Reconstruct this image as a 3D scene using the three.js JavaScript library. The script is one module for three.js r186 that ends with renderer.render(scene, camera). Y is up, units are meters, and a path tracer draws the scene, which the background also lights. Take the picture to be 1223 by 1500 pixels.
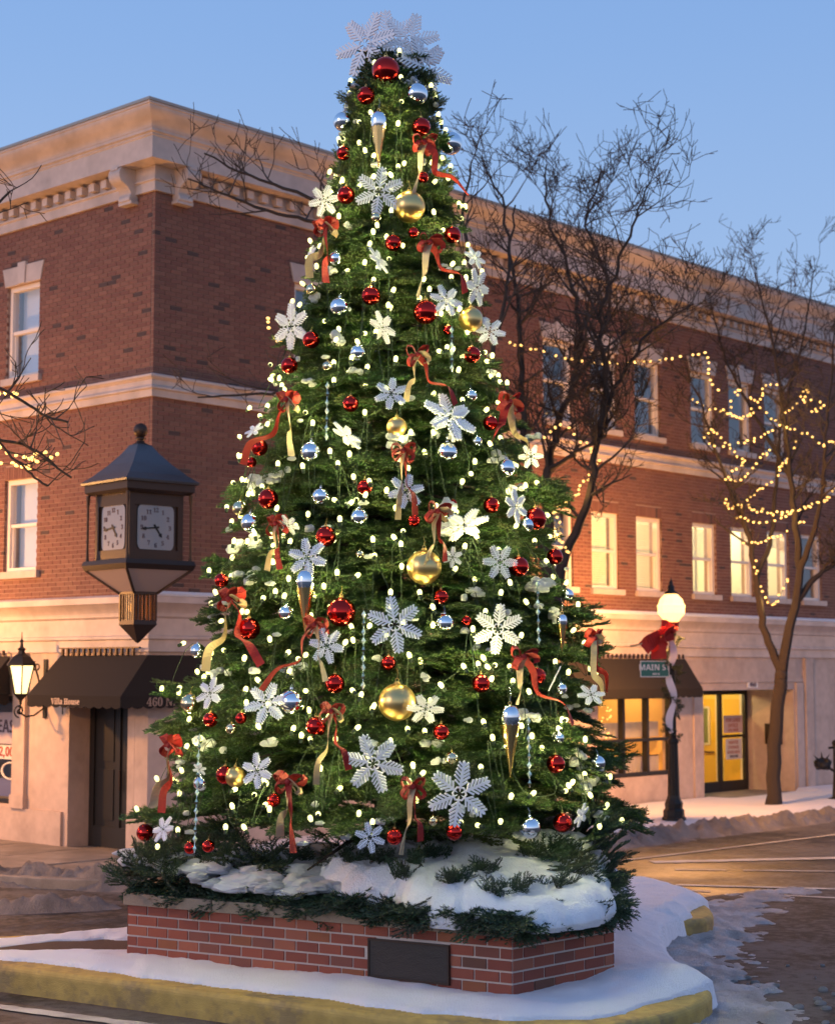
import * as THREE from 'three';
import { mergeGeometries } from 'three/addons/utils/BufferGeometryUtils.js';
import { FontLoader } from 'three/addons/loaders/FontLoader.js';
import { TextGeometry } from 'three/addons/geometries/TextGeometry.js';

const V = (x, y, z) => new THREE.Vector3(x, y, z);
const scene = new THREE.Scene();

// ---------------------------------------------------------------- camera, sky, sun, exposure
const camera = new THREE.PerspectiveCamera(2 * Math.atan(750 / 2547) * 180 / Math.PI, 834 / 1024, 0.1, 600);
camera.position.set(0, 2.8, 0);
camera.rotation.set(Math.atan(230 / 2547), 0, 0);
camera.focus = 15; camera.userData.fStop = 2;

const renderer = new THREE.WebGLRenderer({ antialias: true });
renderer.toneMapping = THREE.LinearToneMapping;
renderer.toneMappingExposure = 1.0;
renderer.shadowMap.enabled = true;

const SUNDIR = V(-0.78, 0.26, 0.58).normalize();      // towards the afterglow, behind and left of the camera
{
  const w = 256, h = 128, d = new Float32Array(w * h * 4);
  const stops = [[-90, .30, .30, .36], [0, .50, .54, .7], [6, .43, .55, .8], [12, .345, .515, .82], [21, .245, .425, .78], [40, .175, .33, .68], [90, .13, .26, .56]];
  const at = Math.atan2(SUNDIR.z, SUNDIR.x);
  for (let j = 0; j < h; j++) {
    const el = ((j + .5) / h - .5) * 180;
    let k = 0; while (k < stops.length - 2 && stops[k + 1][0] < el) k++;
    const a = stops[k], b = stops[k + 1], t = Math.min(1, Math.max(0, (el - a[0]) / (b[0] - a[0])));
    for (let i = 0; i < w; i++) {
      const az = ((i + .5) / w - .5) * 2 * Math.PI;
      const c = .5 + .5 * Math.cos(az - at), glow = el > 0 ? c * c * Math.exp(-el / 32) : 0;   // the west is still bright
      const o = (j * w + i) * 4;
      d[o] = (a[1] + (b[1] - a[1]) * t) * (1 + .9 * glow);
      d[o + 1] = (a[2] + (b[2] - a[2]) * t) * (1 + .7 * glow);
      d[o + 2] = (a[3] + (b[3] - a[3]) * t) * (1 + .5 * glow);
      d[o + 3] = 1;
    }
  }
  const sky = new THREE.DataTexture(d, w, h, THREE.RGBAFormat, THREE.FloatType);
  sky.mapping = THREE.EquirectangularReflectionMapping;
  sky.magFilter = sky.minFilter = THREE.LinearFilter;
  sky.needsUpdate = true;
  scene.background = sky; scene.environment = sky;
}
const sun = new THREE.DirectionalLight(new THREE.Color().setRGB(1, .8, .78), 0.5);
sun.position.copy(SUNDIR).multiplyScalar(60).add(V(0, 0, -20)); sun.target.position.set(0, 0, -20);
sun.castShadow = true; sun.shadow.radius = 40; sun.shadow.mapSize.set(2048, 2048);
Object.assign(sun.shadow.camera, { left: -30, right: 30, top: 25, bottom: -25, near: 1, far: 140 });
scene.add(sun, sun.target);

// ---------------------------------------------------------------- helpers
function rng(seed) { let a = seed >>> 0; return () => { a = (a + 0x6D2B79F5) | 0; let t = Math.imul(a ^ (a >>> 15), 1 | a); t = (t + Math.imul(t ^ (t >>> 7), 61 | t)) ^ t; return ((t ^ (t >>> 14)) >>> 0) / 4294967296; }; }
const rand = rng(7);
const R = (a, b, r = rand) => a + (b - a) * r();
function hash(x, y, z) { let n = Math.imul(x | 0, 374761393) ^ Math.imul(y | 0, 668265263) ^ Math.imul(z | 0, 1274126177); n = Math.imul(n ^ (n >>> 13), 1274126177); return ((n ^ (n >>> 16)) >>> 0) / 4294967296; }
const sm = (t) => t * t * (3 - 2 * t);
function noise(x, y = 0, z = 0, wrap = 0) {
  const xi = Math.floor(x), yi = Math.floor(y), zi = Math.floor(z), u = sm(x - xi), v = sm(y - yi), w = sm(z - zi);
  const m = (n) => wrap ? ((n % wrap) + wrap) % wrap : n;
  const l = (a, b, t) => a + (b - a) * t, h = (i, j, k) => hash(m(xi + i), m(yi + j), zi + k);
  return l(l(l(h(0, 0, 0), h(1, 0, 0), u), l(h(0, 1, 0), h(1, 1, 0), u), v), l(l(h(0, 0, 1), h(1, 0, 1), u), l(h(0, 1, 1), h(1, 1, 1), u), v), w);
}
function fbm(x, y, z = 0, oct = 4, wrap = 0) { let s = 0, a = .5, f = 1; for (let i = 0; i < oct; i++) { s += a * noise(x * f, y * f, z + i * 17, wrap * f); a *= .5; f *= 2; } return s / (1 - Math.pow(.5, oct)); }
const lin = (r, g, b) => new THREE.Color().setRGB(r, g, b);
// a tiling map of noise: fn(u, v, n) gives [r, g, b] (0..1)
function tex(size, fn, metres, srgb = false) {
  const d = new Uint8Array(size * size * 4);
  for (let j = 0; j < size; j++) for (let i = 0; i < size; i++) {
    const c = fn(i / size, j / size), o = (j * size + i) * 4;
    for (let k = 0; k < 3; k++) d[o + k] = Math.max(0, Math.min(255, Math.round(255 * (c.length ? c[k] : c))));
    d[o + 3] = 255;
  }
  const t = new THREE.DataTexture(d, size, size, THREE.RGBAFormat);
  t.wrapS = t.wrapT = THREE.RepeatWrapping; t.magFilter = THREE.LinearFilter; t.minFilter = THREE.LinearMipmapLinearFilter; t.generateMipmaps = true;
  t.repeat.set(1 / metres, 1 / metres); if (srgb) t.colorSpace = THREE.SRGBColorSpace; t.needsUpdate = true; return t;
}
const mat = (color, o = {}) => new THREE.MeshStandardMaterial({ color, roughness: .8, ...o });
const phys = (color, o = {}) => new THREE.MeshPhysicalMaterial({ color, roughness: .5, ...o });

const used = {};
const numbered = (n) => { used[n] = (used[n] ?? -1) + 1; return used[n] ? `${n}_${String(used[n]).padStart(3, '0')}` : n; };
function tag(o, label, category, group, kind) { if (label) o.userData.label = label; if (category) o.userData.category = category; if (group) o.userData.group = group; if (kind) o.userData.kind = kind; return o; }
function thing(name, label, category, group) { const g = new THREE.Group(); g.name = numbered(name); scene.add(g); return tag(g, label, category, group); }
function mesh(name, geo, material, parent) { const m = new THREE.Mesh(geo, material); m.name = parent ? name : numbered(name); m.castShadow = m.receiveShadow = true; (parent || scene).add(m); return m; }
function struct(name, geo, material, label) { const m = mesh(name, geo, material); m.userData.kind = 'structure'; if (label) m.userData.label = label; return m; }
const G = (list) => mergeGeometries(list.map((g) => { const q = g.index ? g.toNonIndexed() : g; for (const k of Object.keys(q.attributes)) if (!['position', 'normal', 'uv'].includes(k)) q.deleteAttribute(k); return q; }));
function box(x0, x1, y0, y1, z0, z1) { const g = new THREE.BoxGeometry(x1 - x0, y1 - y0, z1 - z0); g.translate((x0 + x1) / 2, (y0 + y1) / 2, (z0 + z1) / 2); const p = g.attributes.position, n = g.attributes.normal, uv = g.attributes.uv; for (let i = 0; i < p.count; i++) { const ax = Math.abs(n.getX(i)), ay = Math.abs(n.getY(i)); uv.setXY(i, ax > .5 ? p.getZ(i) : p.getX(i), ay > .5 ? p.getZ(i) : p.getY(i)); } return g; }
const lathe = (pts, seg = 20, flat = false) => { let g = new THREE.LatheGeometry(pts.map(([r, y]) => new THREE.Vector2(r, y)), seg); if (flat) { g = g.toNonIndexed(); g.computeVertexNormals(); } return g; };
// tapered tube through points
function tube(pts, radii, sides = 6, cap = true) {
  const n = pts.length, pos = [], uv = [], idx = []; let up = V(0.31, .2, .93), len = 0;
  for (let i = 0; i < n; i++) {
    const t = pts[Math.min(n - 1, i + 1)].clone().sub(pts[Math.max(0, i - 1)]).normalize();
    const a = up.clone().sub(t.clone().multiplyScalar(up.dot(t))); if (a.lengthSq() < 1e-6) a.set(t.y, -t.x, 0.01); a.normalize(); const b = t.clone().cross(a); up = a;
    if (i) len += pts[i].distanceTo(pts[i - 1]);
    const r = typeof radii === 'number' ? radii : radii[i];
    for (let k = 0; k <= sides; k++) { const q = k / sides * 2 * Math.PI, c = Math.cos(q) * r, s = Math.sin(q) * r; pos.push(pts[i].x + a.x * c + b.x * s, pts[i].y + a.y * c + b.y * s, pts[i].z + a.z * c + b.z * s); uv.push(k / sides * 6.28 * r, len); }
  }
  const m = sides + 1;
  for (let i = 0; i < n - 1; i++) for (let k = 0; k < sides; k++) { const p = i * m + k; idx.push(p, p + 1, p + m, p + 1, p + m + 1, p + m); }
  if (cap) { for (const [i, f] of [[0, 1], [n - 1, 0]]) { const c = pos.length / 3; pos.push(pts[i].x, pts[i].y, pts[i].z); uv.push(0, 0); for (let k = 0; k < sides; k++) f ? idx.push(c, i * m + k + 1, i * m + k) : idx.push(c, i * m + k, i * m + k + 1); } }
  const g = new THREE.BufferGeometry(); g.setAttribute('position', new THREE.Float32BufferAttribute(pos, 3)); g.setAttribute('uv', new THREE.Float32BufferAttribute(uv, 2)); g.setIndex(idx); g.computeVertexNormals(); return g;
}
const curve = (pts, n) => new THREE.CatmullRomCurve3(pts, false, 'centripetal').getPoints(n);
// a sheet of ground: fn(x, z) gives the height, or null for no sheet there
function field(x0, x1, z0, z1, step, fn) {
  const nx = Math.round((x1 - x0) / step), nz = Math.round((z1 - z0) / step), pos = [], uv = [], idx = [], at = [];
  for (let j = 0; j <= nz; j++) for (let i = 0; i <= nx; i++) {
    const x = x0 + (x1 - x0) * i / nx, z = z0 + (z1 - z0) * j / nz, y = fn(x, z);
    at.push(y === null ? -1 : pos.length / 3); if (y !== null) { pos.push(x, y, z); uv.push(x, z); }
  }
  for (let j = 0; j < nz; j++) for (let i = 0; i < nx; i++) { const a = at[j * (nx + 1) + i], b = at[j * (nx + 1) + i + 1], c = at[(j + 1) * (nx + 1) + i], d = at[(j + 1) * (nx + 1) + i + 1]; if (a >= 0 && b >= 0 && c >= 0) idx.push(a, c, b); if (b >= 0 && c >= 0 && d >= 0) idx.push(b, c, d); }
  const g = new THREE.BufferGeometry(); g.setAttribute('position', new THREE.Float32BufferAttribute(pos, 3)); g.setAttribute('uv', new THREE.Float32BufferAttribute(uv, 2)); g.setIndex(idx); g.computeVertexNormals(); return g;
}
// signed distance to a polygon [[x, z], ...], positive inside
function inside(poly, x, z) {
  let d = 1e9, s = false;
  for (let i = 0, j = poly.length - 1; i < poly.length; j = i++) {
    const [ax, az] = poly[i], [bx, bz] = poly[j], ex = bx - ax, ez = bz - az, wx = x - ax, wz = z - az, t = Math.max(0, Math.min(1, (wx * ex + wz * ez) / (ex * ex + ez * ez)));
    d = Math.min(d, Math.hypot(wx - ex * t, wz - ez * t));
    if ((az > z) !== (bz > z) && x < (bx - ax) * (z - az) / (bz - az) + ax) s = !s;
  }
  return s ? d : -d;
}
const smoothPoly = (p, n) => { const c = new THREE.CatmullRomCurve3(p.map(([x, z]) => V(x, 0, z)), true, 'centripetal').getPoints(n); c.pop(); return c.map((q) => [q.x, q.z]); };
function prism(poly, y0, y1, bevel = 0) {   // a slab with this outline on the ground
  const s = new THREE.Shape(poly.map(([x, z]) => new THREE.Vector2(x, -z)));
  const g = new THREE.ExtrudeGeometry(s, { depth: y1 - y0 - bevel, bevelEnabled: bevel > 0, bevelThickness: bevel, bevelSize: bevel, bevelOffset: -bevel, bevelSegments: 4, curveSegments: 4 });
  g.rotateX(-Math.PI / 2); g.translate(0, y0, 0); return g;
}
function ribbon(pts, width, side, thick = .004) {   // a cloth band along points; side(t) gives the direction across
  const n = pts.length, pos = [], uv = [], idx = [];
  for (let i = 0; i < n; i++) {
    const t = pts[Math.min(n - 1, i + 1)].clone().sub(pts[Math.max(0, i - 1)]).normalize(), s = side(i / (n - 1)).clone(); s.sub(t.clone().multiplyScalar(s.dot(t))).normalize();
    const w = (typeof width === 'function' ? width(i / (n - 1)) : width) / 2, k = t.clone().cross(s).multiplyScalar(thick / 2);
    for (const [a, b] of [[-w, 1], [w, 1], [w, -1], [-w, -1]]) { pos.push(pts[i].x + s.x * a + k.x * b, pts[i].y + s.y * a + k.y * b, pts[i].z + s.z * a + k.z * b); uv.push(a, i / n); }
  }
  for (let i = 0; i < n - 1; i++) for (let k = 0; k < 4; k++) { const a = i * 4 + k, b = i * 4 + (k + 1) % 4; idx.push(a, b, a + 4, b, b + 4, a + 4); }
  idx.push(0, 2, 1, 0, 3, 2); const e = (n - 1) * 4; idx.push(e, e + 1, e + 2, e, e + 2, e + 3);
  const g = new THREE.BufferGeometry(); g.setAttribute('position', new THREE.Float32BufferAttribute(pos, 3)); g.setAttribute('uv', new THREE.Float32BufferAttribute(uv, 2)); g.setIndex(idx);
  const q = g.toNonIndexed(); q.computeVertexNormals(); return q;
}
const font = await new FontLoader().loadAsync('fonts/droid/droid_serif_bold.typeface.json');
const fontSans = await new FontLoader().loadAsync('fonts/droid/droid_sans_bold.typeface.json');
function text(s, size, f = font, depth = .006) { const g = new TextGeometry(s, { font: f, size, depth, curveSegments: 3, bevelEnabled: false }); g.computeBoundingBox(); const b = g.boundingBox; g.translate(-(b.min.x + b.max.x) / 2, -(b.min.y + b.max.y) / 2, 0); return g; }
const ORD = ['first', 'second', 'third', 'fourth', 'fifth', 'sixth', 'seventh', 'eighth', 'ninth', 'tenth', 'eleventh', 'twelfth', 'thirteenth', 'fourteenth', 'fifteenth', 'sixteenth', 'seventeenth', 'eighteenth', 'nineteenth'];
const ordinal = (n) => { if (n <= 19) return ORD[n - 1]; const t = ['twent', 'thirt', 'fort', 'fift'][Math.floor(n / 10) - 2]; return n % 10 ? `${t}y-${ORD[n % 10 - 1]}` : `${t}ieth`; };

// ---------------------------------------------------------------- materials
const nz = (f, o = 4, z = 0) => (u, v) => fbm(u * f, v * f, z, o, f);
const asphaltTex = tex(512, (u, v) => { const a = fbm(u * 6, v * 6, 3, 4, 6), g = hash(u * 512, v * 512, 1); const b = fbm(u * 60, v * 60, 5, 2, 60), q = .6 + 1.9 * (a - .5) + .7 * (g - .5) + 1.3 * (b - .5); return [q * 1.03, q * .97, q * .94]; }, 4.3);
const asphaltRough = tex(256, (u, v) => { const a = fbm(u * 5, v * 5, 9, 4, 5); return [0, .62 + .8 * (a - .4), 0]; }, 7.3);
const grit = tex(256, (u, v) => .5 * hash(u * 256, v * 256, 5) + .5 * fbm(u * 24, v * 24, 2, 3, 24), 0.9);
const snowBump = tex(512, (u, v) => .65 * fbm(u * 10, v * 10, 4, 5, 10) + .35 * hash(u * 512, v * 512, 8), 1.7);
const stuccoBump = tex(256, (u, v) => .6 * fbm(u * 16, v * 16, 6, 4, 16) + .4 * hash(u * 256, v * 256, 3), 1.1);
const stuccoTex = tex(512, (u, v) => { const a = fbm(u * 5, v * 5, 11, 5, 5), b = fbm(u * 22, v * 22, 12, 3, 22); const s = .84 + .4 * (a - .5) + .25 * (b - .5); return [s, s * .985, s * .96]; }, 2.9);
const concreteTex = tex(512, (u, v) => { const a = fbm(u * 6, v * 6, 21, 5, 6), g = hash(u * 512, v * 512, 31); const s = .8 + .8 * (a - .5) + .25 * (g - .5); return [s, s * .97, s * .93]; }, 1.9);
const barkBump = tex(256, (u, v) => fbm(u * 24, v * 6, 14, 4, 6), .35);
const paintTex = tex(512, (u, v) => { const a = fbm(u * 5, v * 5, 41, 5, 5), b = fbm(u * 30, v * 30, 43, 3, 30), w = Math.max(0, Math.min(1, (a * .6 + b * .4 - .42) * 4)), q = .9 + .5 * (fbm(u * 12, v * 12, 47, 4, 12) - .5); return [(.5 - .2 * w) * q, (.34 - .13 * w) * q, (.09 - .005 * w) * q]; }, 1.3);

const M = {
  asphalt: mat(lin(.1, .092, .09), { map: asphaltTex, roughness: .82, roughnessMap: asphaltRough, bumpMap: grit, bumpScale: .004 }),
  asphaltPatch: mat(lin(.085, .08, .08), { map: asphaltTex, roughness: .9, bumpMap: grit, bumpScale: .006 }),
  paint: mat(lin(.6, .58, .55), { map: concreteTex, roughness: .7, bumpMap: grit, bumpScale: .003 }),
  walk: mat(lin(.3, .26, .23), { map: concreteTex, roughness: .6, bumpMap: grit, bumpScale: .003 }),
  kerbYellow: mat(lin(1, 1, 1), { map: paintTex, roughness: .8, bumpMap: grit, bumpScale: .006 }),
  snow: phys(lin(.78, .79, .84), { roughness: .9, bumpMap: snowBump, bumpScale: .035 }),
  snowDirty: mat(lin(.34, .31, .31), { roughness: .9, bumpMap: snowBump, bumpScale: .09, map: concreteTex }),
  snowTrod: mat(lin(.62, .61, .65), { roughness: .9, bumpMap: snowBump, bumpScale: .07, map: concreteTex }),
  snowWalk: mat(lin(.72, .7, .72), { roughness: .9, bumpMap: snowBump, bumpScale: .02 }),
  mortar: mat(lin(.58, .46, .4), { bumpMap: grit, bumpScale: .003 }),
  mortarDark: mat(lin(.32, .215, .17), { bumpMap: grit, bumpScale: .003 }),
  cream: mat(lin(.58, .44, .37), { map: stuccoTex, bumpMap: stuccoBump, bumpScale: .003, roughness: .75 }),
  trim: mat(lin(.6, .5, .46), { map: stuccoTex, roughness: .6, bumpMap: stuccoBump, bumpScale: .0015 }),
  flashing: mat(lin(.34, .36, .38), { metalness: .6, roughness: .5 }),
  roof: mat(lin(.12, .12, .12)),
  frame: mat(lin(.72, .64, .58), { roughness: .5 }),
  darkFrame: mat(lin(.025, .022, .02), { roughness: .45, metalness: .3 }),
  iron: mat(lin(.02, .019, .018), { roughness: .5, metalness: .5, bumpMap: grit, bumpScale: .001 }),
  bronze: mat(lin(.04, .024, .018), { roughness: .45, metalness: .5 }),
  verdigris: mat(lin(.1, .115, .14), { roughness: .4, metalness: .5, map: concreteTex }),
  glass: phys(lin(1, 1, 1), { transmission: 1, thickness: 0, roughness: .02, ior: 1.6 }),
  glassCoated: phys(lin(.75, .8, .9), { transmission: 1, thickness: 0, roughness: .015, ior: 2.3 }),
  reflectionBlind: mat(lin(.82, .82, .8), { roughness: .9 }),
  slat: mat(lin(.8, .76, .62), { roughness: .6 }),
  canvas: mat(lin(.011, .0075, .007), { roughness: .95, bumpMap: grit, bumpScale: .001, side: THREE.DoubleSide }),
  lettering: mat(lin(.7, .5, .35), { roughness: .8 }),
  amberWall: mat(lin(.75, .52, .2)), yellowWall: mat(lin(.85, .66, .2)), yellowDoor: mat(lin(.8, .5, .05), { roughness: .5 }), roomWall: mat(lin(.8, .74, .55)),
  lace: mat(lin(.5, .46, .46), { roughness: 1 }),
  paper: mat(lin(.75, .68, .62)), redInk: mat(lin(.4, .1, .06)), darkInk: mat(lin(.1, .06, .07)),
  bark: mat(lin(.036, .025, .02), { roughness: .9, bumpMap: barkBump, bumpScale: .012 }),
  twig: mat(lin(.045, .033, .028), { roughness: .9 }),
  needle: phys(lin(1, 1, 1), { roughness: .65, transmission: .18, thickness: 0 }),
  redGlass: mat(lin(.6, .03, .025), { metalness: 1, roughness: .1 }),
  silverGlass: mat(lin(.86, .88, .9), { metalness: 1, roughness: .06 }),
  goldSatin: mat(lin(.78, .52, .2), { metalness: 1, roughness: .3 }),
  champagne: mat(lin(.75, .66, .42), { metalness: 1, roughness: .12 }),
  goldRib: mat(lin(.83, .55, .22), { metalness: 1, roughness: .22 }),
  flake: mat(lin(.85, .84, .87), { roughness: .7 }),
  velvet: mat(lin(.3, .009, .008), { roughness: .7 }),
  goldCloth: mat(lin(.45, .33, .2), { roughness: .45, metalness: .3 }),
  crystal: phys(lin(.75, .9, .8), { roughness: .05, metalness: .5 }),
  cordGreen: mat(lin(.02, .04, .02)),
};
M.bulb = new THREE.MeshStandardMaterial({ color: lin(.9, .85, .6), emissive: lin(1, .97, .34), emissiveIntensity: 1.9, roughness: .3 });
M.bulbAmber = new THREE.MeshStandardMaterial({ color: lin(.9, .7, .4), emissive: lin(1, .54, .12), emissiveIntensity: 2.3, roughness: .3 });
M.lampGlow = new THREE.MeshStandardMaterial({ color: lin(.9, .8, .6), emissive: lin(1, .6, .17), emissiveIntensity: 2.8, roughness: .4 });
M.lanternGlow = new THREE.MeshStandardMaterial({ color: lin(.9, .8, .6), emissive: lin(1, .74, .3), emissiveIntensity: 2.4, roughness: .4 });
M.ceilingGlow = new THREE.MeshStandardMaterial({ color: lin(.9, .85, .7), emissive: lin(1, .88, .6), emissiveIntensity: 3 });
const brickTones = (list) => list.map(([r, g, b]) => mat(lin(r, g, b), { roughness: .85, bumpMap: grit, bumpScale: .004 }));

// ---------------------------------------------------------------- the ground
const CX = -3.86, CZ = -25.1, TURN = Math.atan2(.7373, .6756);      // the building's street corner and its turn
const place = (o) => { o.position.set(CX, 0, CZ); o.rotation.y = TURN; return o; };
const toWorld = (x, z) => [CX + .6756 * x + .7373 * z, CZ - .7373 * x + .6756 * z];

{ const g = new THREE.PlaneGeometry(300, 300); g.rotateX(-Math.PI / 2); g.translate(0, 0, -60); const p = g.attributes.position, u = g.attributes.uv; for (let i = 0; i < p.count; i++) u.setXY(i, p.getX(i), p.getZ(i)); struct('road', g, M.asphalt, 'wet brown asphalt street around the planter island'); }
const patchEdge = [[1.6, -12], [1.8, -13.2], [2.0, -14.1], [2.1, -15.4], [2.1, -16.4], [2.3, -17.4], [2.6, -18.8], [2.8, -20.6], [3.4, -21.6], [4.6, -22.4], [6.2, -22.5], [9, -22.9], [14, -20], [14, -9], [4, -9]];
struct('road_patch', field(1.4, 14, -23.4, -9, .2, (x, z) => inside(patchEdge, x, z) > -.15 ? .006 : null), M.asphaltPatch, 'darker dry asphalt beside the island');
function stripe(x0, z0, x1, z1, w, label) {
  const dx = x1 - x0, dz = z1 - z0, L = Math.hypot(dx, dz), nx = -dz / L, nzv = dx / L, n = Math.ceil(L / .12), pos = [], uv = [], idx = [], r = rng(Math.round(x0 * 100 + z0 * 31 + 9999));
  for (let i = 0; i <= n; i++) { const t = i / n, wl = w / 2 * (.75 + .35 * r()), wr = w / 2 * (.75 + .35 * r()), x = x0 + dx * t, z = z0 + dz * t; pos.push(x + nx * wl, .011, z + nzv * wl, x - nx * wr, .011, z - nzv * wr); uv.push(x + wl, z, x - wr, z); if (i < n && noise(t * L * 1.3, z0) < .86) idx.push(i * 2, i * 2 + 2, i * 2 + 1, i * 2 + 1, i * 2 + 2, i * 2 + 3); }
  const g = new THREE.BufferGeometry(); g.setAttribute('position', new THREE.Float32BufferAttribute(pos, 3)); g.setAttribute('uv', new THREE.Float32BufferAttribute(uv, 2)); g.setIndex(idx); g.computeVertexNormals();
  struct('road_marking', g, M.paint, label);
}
stripe(2.6, -25.4, 8.6, -31.3, .1, 'thin white line on the far side of the street');
stripe(3.4, -25.6, 9.5, -26.8, .3, 'broad faded white crossing line across the street');
stripe(3.6, -24.65, 7.2, -24.3, .1, 'thin faded white line nearer the island');
stripe(1.6, -23.3, 9.4, -21.6, .14, 'white crossing line just behind the island');
stripe(2.4, -22.8, 5.4, -21.5, .1, 'short white line touching the trodden snow');
stripe(-7, -16.75, -.6, -13.1, .17, 'white edge line in front of the yellow kerb');

// pavement round the corner building, with slabs on its bare side
const walkLocal = [[-2.75, -34], [-2.75, -.6]]; for (let i = 0; i <= 8; i++) { const a = Math.PI - i / 8 * Math.PI / 2; walkLocal.push([.4 + 3.15 * Math.cos(a), -.2 + 3.15 * Math.sin(a)]); } walkLocal.push([48, 2.95], [48, -34]);
const pavement = struct('pavement', prism(walkLocal, -.05, .14, .02), M.walk, 'grey pavement and kerb around the corner building'); place(pavement);
{ const tones = [lin(.3, .26, .23), lin(.27, .235, .21), lin(.33, .285, .25)].map((c) => mat(c, { map: concreteTex, roughness: .6, bumpMap: grit, bumpScale: .003 }));
  const g = box(-.665, .665, 0, .02, -.665, .665);
  for (let i = 0; i < 9; i++) for (let k = 0; k < 2; k++) { const s = mesh('paving_slab', g, tones[Math.floor(R(0, 3))], pavement); s.position.set(-.69 - k * 1.345, .136 + R(0, .004), -.75 - i * 1.345); } }
// snow on the pavement's far side
const walkSnow = struct('pavement_snow', field(1.2, 40, .06, 3.1, .1, (x, z) => { const e = Math.min(x - 1.2, 3.08 - z, (z < .6 && x > 14.4 && x < 17.8) ? .02 : 9); return .145 + .07 * Math.min(1, Math.max(0, e / .25)) + .05 * (fbm(x * 1.1, z * 1.1, 2) - .5) - (x < 3 ? (3 - x) * .04 : 0); }), M.snowWalk, 'trodden snow covering the pavement by the shop door'); place(walkSnow);
const bank = struct('kerb_snow_bank', field(2, 34, 2.55, 3.9, .05, (x, z) => { const t = (z - 3.15) / .55; const b = Math.exp(-t * t * 2.2) * (.24 + .18 * (fbm(x * 1.3, z * 2, 5) - .5)); const y = b * (.7 + 1.5 * (fbm(x * 4, z * 4, 7, 5) - .42)) + .09 * (noise(x * 11, z * 11, 8) - .5) * Math.min(1, b * 8) - .035; return z < 2.95 ? Math.max(y, .1) + .03 : y; }), M.snowDirty, 'dirty ploughed snow along the far kerb'); place(bank);
function pile(x0, z0, x1, z1, w, h, seed, label) {
  const L = Math.hypot(x1 - x0, z1 - z0), ex = (x1 - x0) / L, ez = (z1 - z0) / L;
  struct('slush_pile', field(Math.min(x0, x1) - w * 2, Math.max(x0, x1) + w * 2, Math.min(z0, z1) - w * 2, Math.max(z0, z1) + w * 2, .05, (x, z) => { const a = (x - x0) * ex + (z - z0) * ez, b = (z - z0) * ex - (x - x0) * ez; const q = Math.max(0, -a, a - L) / .4, y = h * Math.exp(-(b / w) * (b / w) * 1.6 - q * q) * (.1 + 1.5 * fbm(x * 3.2, z * 3.2, seed, 5) + .5 * (noise(x * 14, z * 14, seed) - .5)) - .05; return y < -.045 ? null : y; }), M.snowDirty, label);
}
pile(-6.6, -23.6, -2.6, -22.1, .34, .3, 3, 'brown slush heap along the kerb left of the planter');
pile(-6.4, -19.9, -3.9, -20.7, .24, .2, 8, 'small slush heap on the road left of the planter');

// the planter's island: yellow kerb, earth, snow
const islandPts = [[-6.4, -17.0], [-4.72, -16.08], [-3.64, -15.46], [-1.53, -14.12], [-.58, -13.48], [.14, -13.05], [.63, -12.85], [1.18, -12.88], [1.61, -13.1], [2.03, -13.55], [2.34, -14.15], [2.38, -14.7], [2.3, -15.5], [2.27, -16.4], [2.4, -17.4], [2.65, -18.1], [3.02, -18.4], [3.18, -19.2], [3.05, -20.3], [2.5, -21.1], [1.2, -21.3], [-.6, -20.4], [-2.3, -18.7], [-3.0, -17.75], [-4.0, -17.2], [-5.2, -17.1]];
const island = smoothPoly(islandPts, 160);
struct('island_kerb', prism(island, -.05, .22, .055), M.kerbYellow, 'worn yellow painted kerb of the planter island');
struct('island_earth', field(-6.2, 3.1, -21.2, -12.9, .12, (x, z) => inside(island, x, z) > .3 ? .232 : null), mat(lin(.1, .06, .04), { roughness: 1, bumpMap: grit, bumpScale: .02 }), 'bare brown earth on the planter island');
const PL = [[.735, -13.7], [1.615, -14.6], [1.52, -18.0], [-2.35, -18.2], [-2.555, -15.6]];        // planter outline
const bareStrip = [[-3.95, -16.28], [-3.5, -16.75], [-2.9, -16.85], [-2.3, -16.6], [-2.5, -16.05], [-3.3, -16.15]];
struct('island_snow', field(-6.2, 3.4, -21.5, -12.65, .04, (x, z) => {
  const d = inside(island, x, z); if (d < -.11 || inside(PL, x, z) > .12) return null;
  const right = Math.min(1, Math.max(0, (x - 1.2) / .9)) * Math.min(1, Math.max(0, (-14.0 - z) / .45)), end = Math.max(0, 1 - Math.hypot(x - 3.15, z + 18.75) / .75);
  const inset = (.24 + .1 * (noise(x * 3, z * 3, 4) - .5)) * (1 - right) + -.03 * right + .42 * end + (noise(x * 9, z * 9, 6) - .5) * .035;
  let t = d - inset; t = Math.min(t, -inside(bareStrip, x, z) + (noise(x * 6, z * 6, 3) - .5) * .12);
  if (t < -.12 && right < .6) return null;
  const s = Math.sqrt(Math.max(0, Math.min(1, (t + .02) / .3))), near = Math.max(0, 1 - Math.max(0, -inside(PL, x, z)) / .5);
  const dip = .06 * Math.exp(-Math.pow((x - 2.15) / .25, 2) - Math.pow((z + 15.9) / .9, 2));
  return .205 + (.085 + .08 * right) * s + .07 * (fbm(x * 1.5, z * 1.5, 12) - .5) * s + .03 * (fbm(x * 7, z * 7, 13) - .5) * s + near * .015 - dip - (t < 0 ? Math.min(.45, -t * 6) : 0);
}), M.snow, 'clean snow lying on the planter island');
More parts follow.
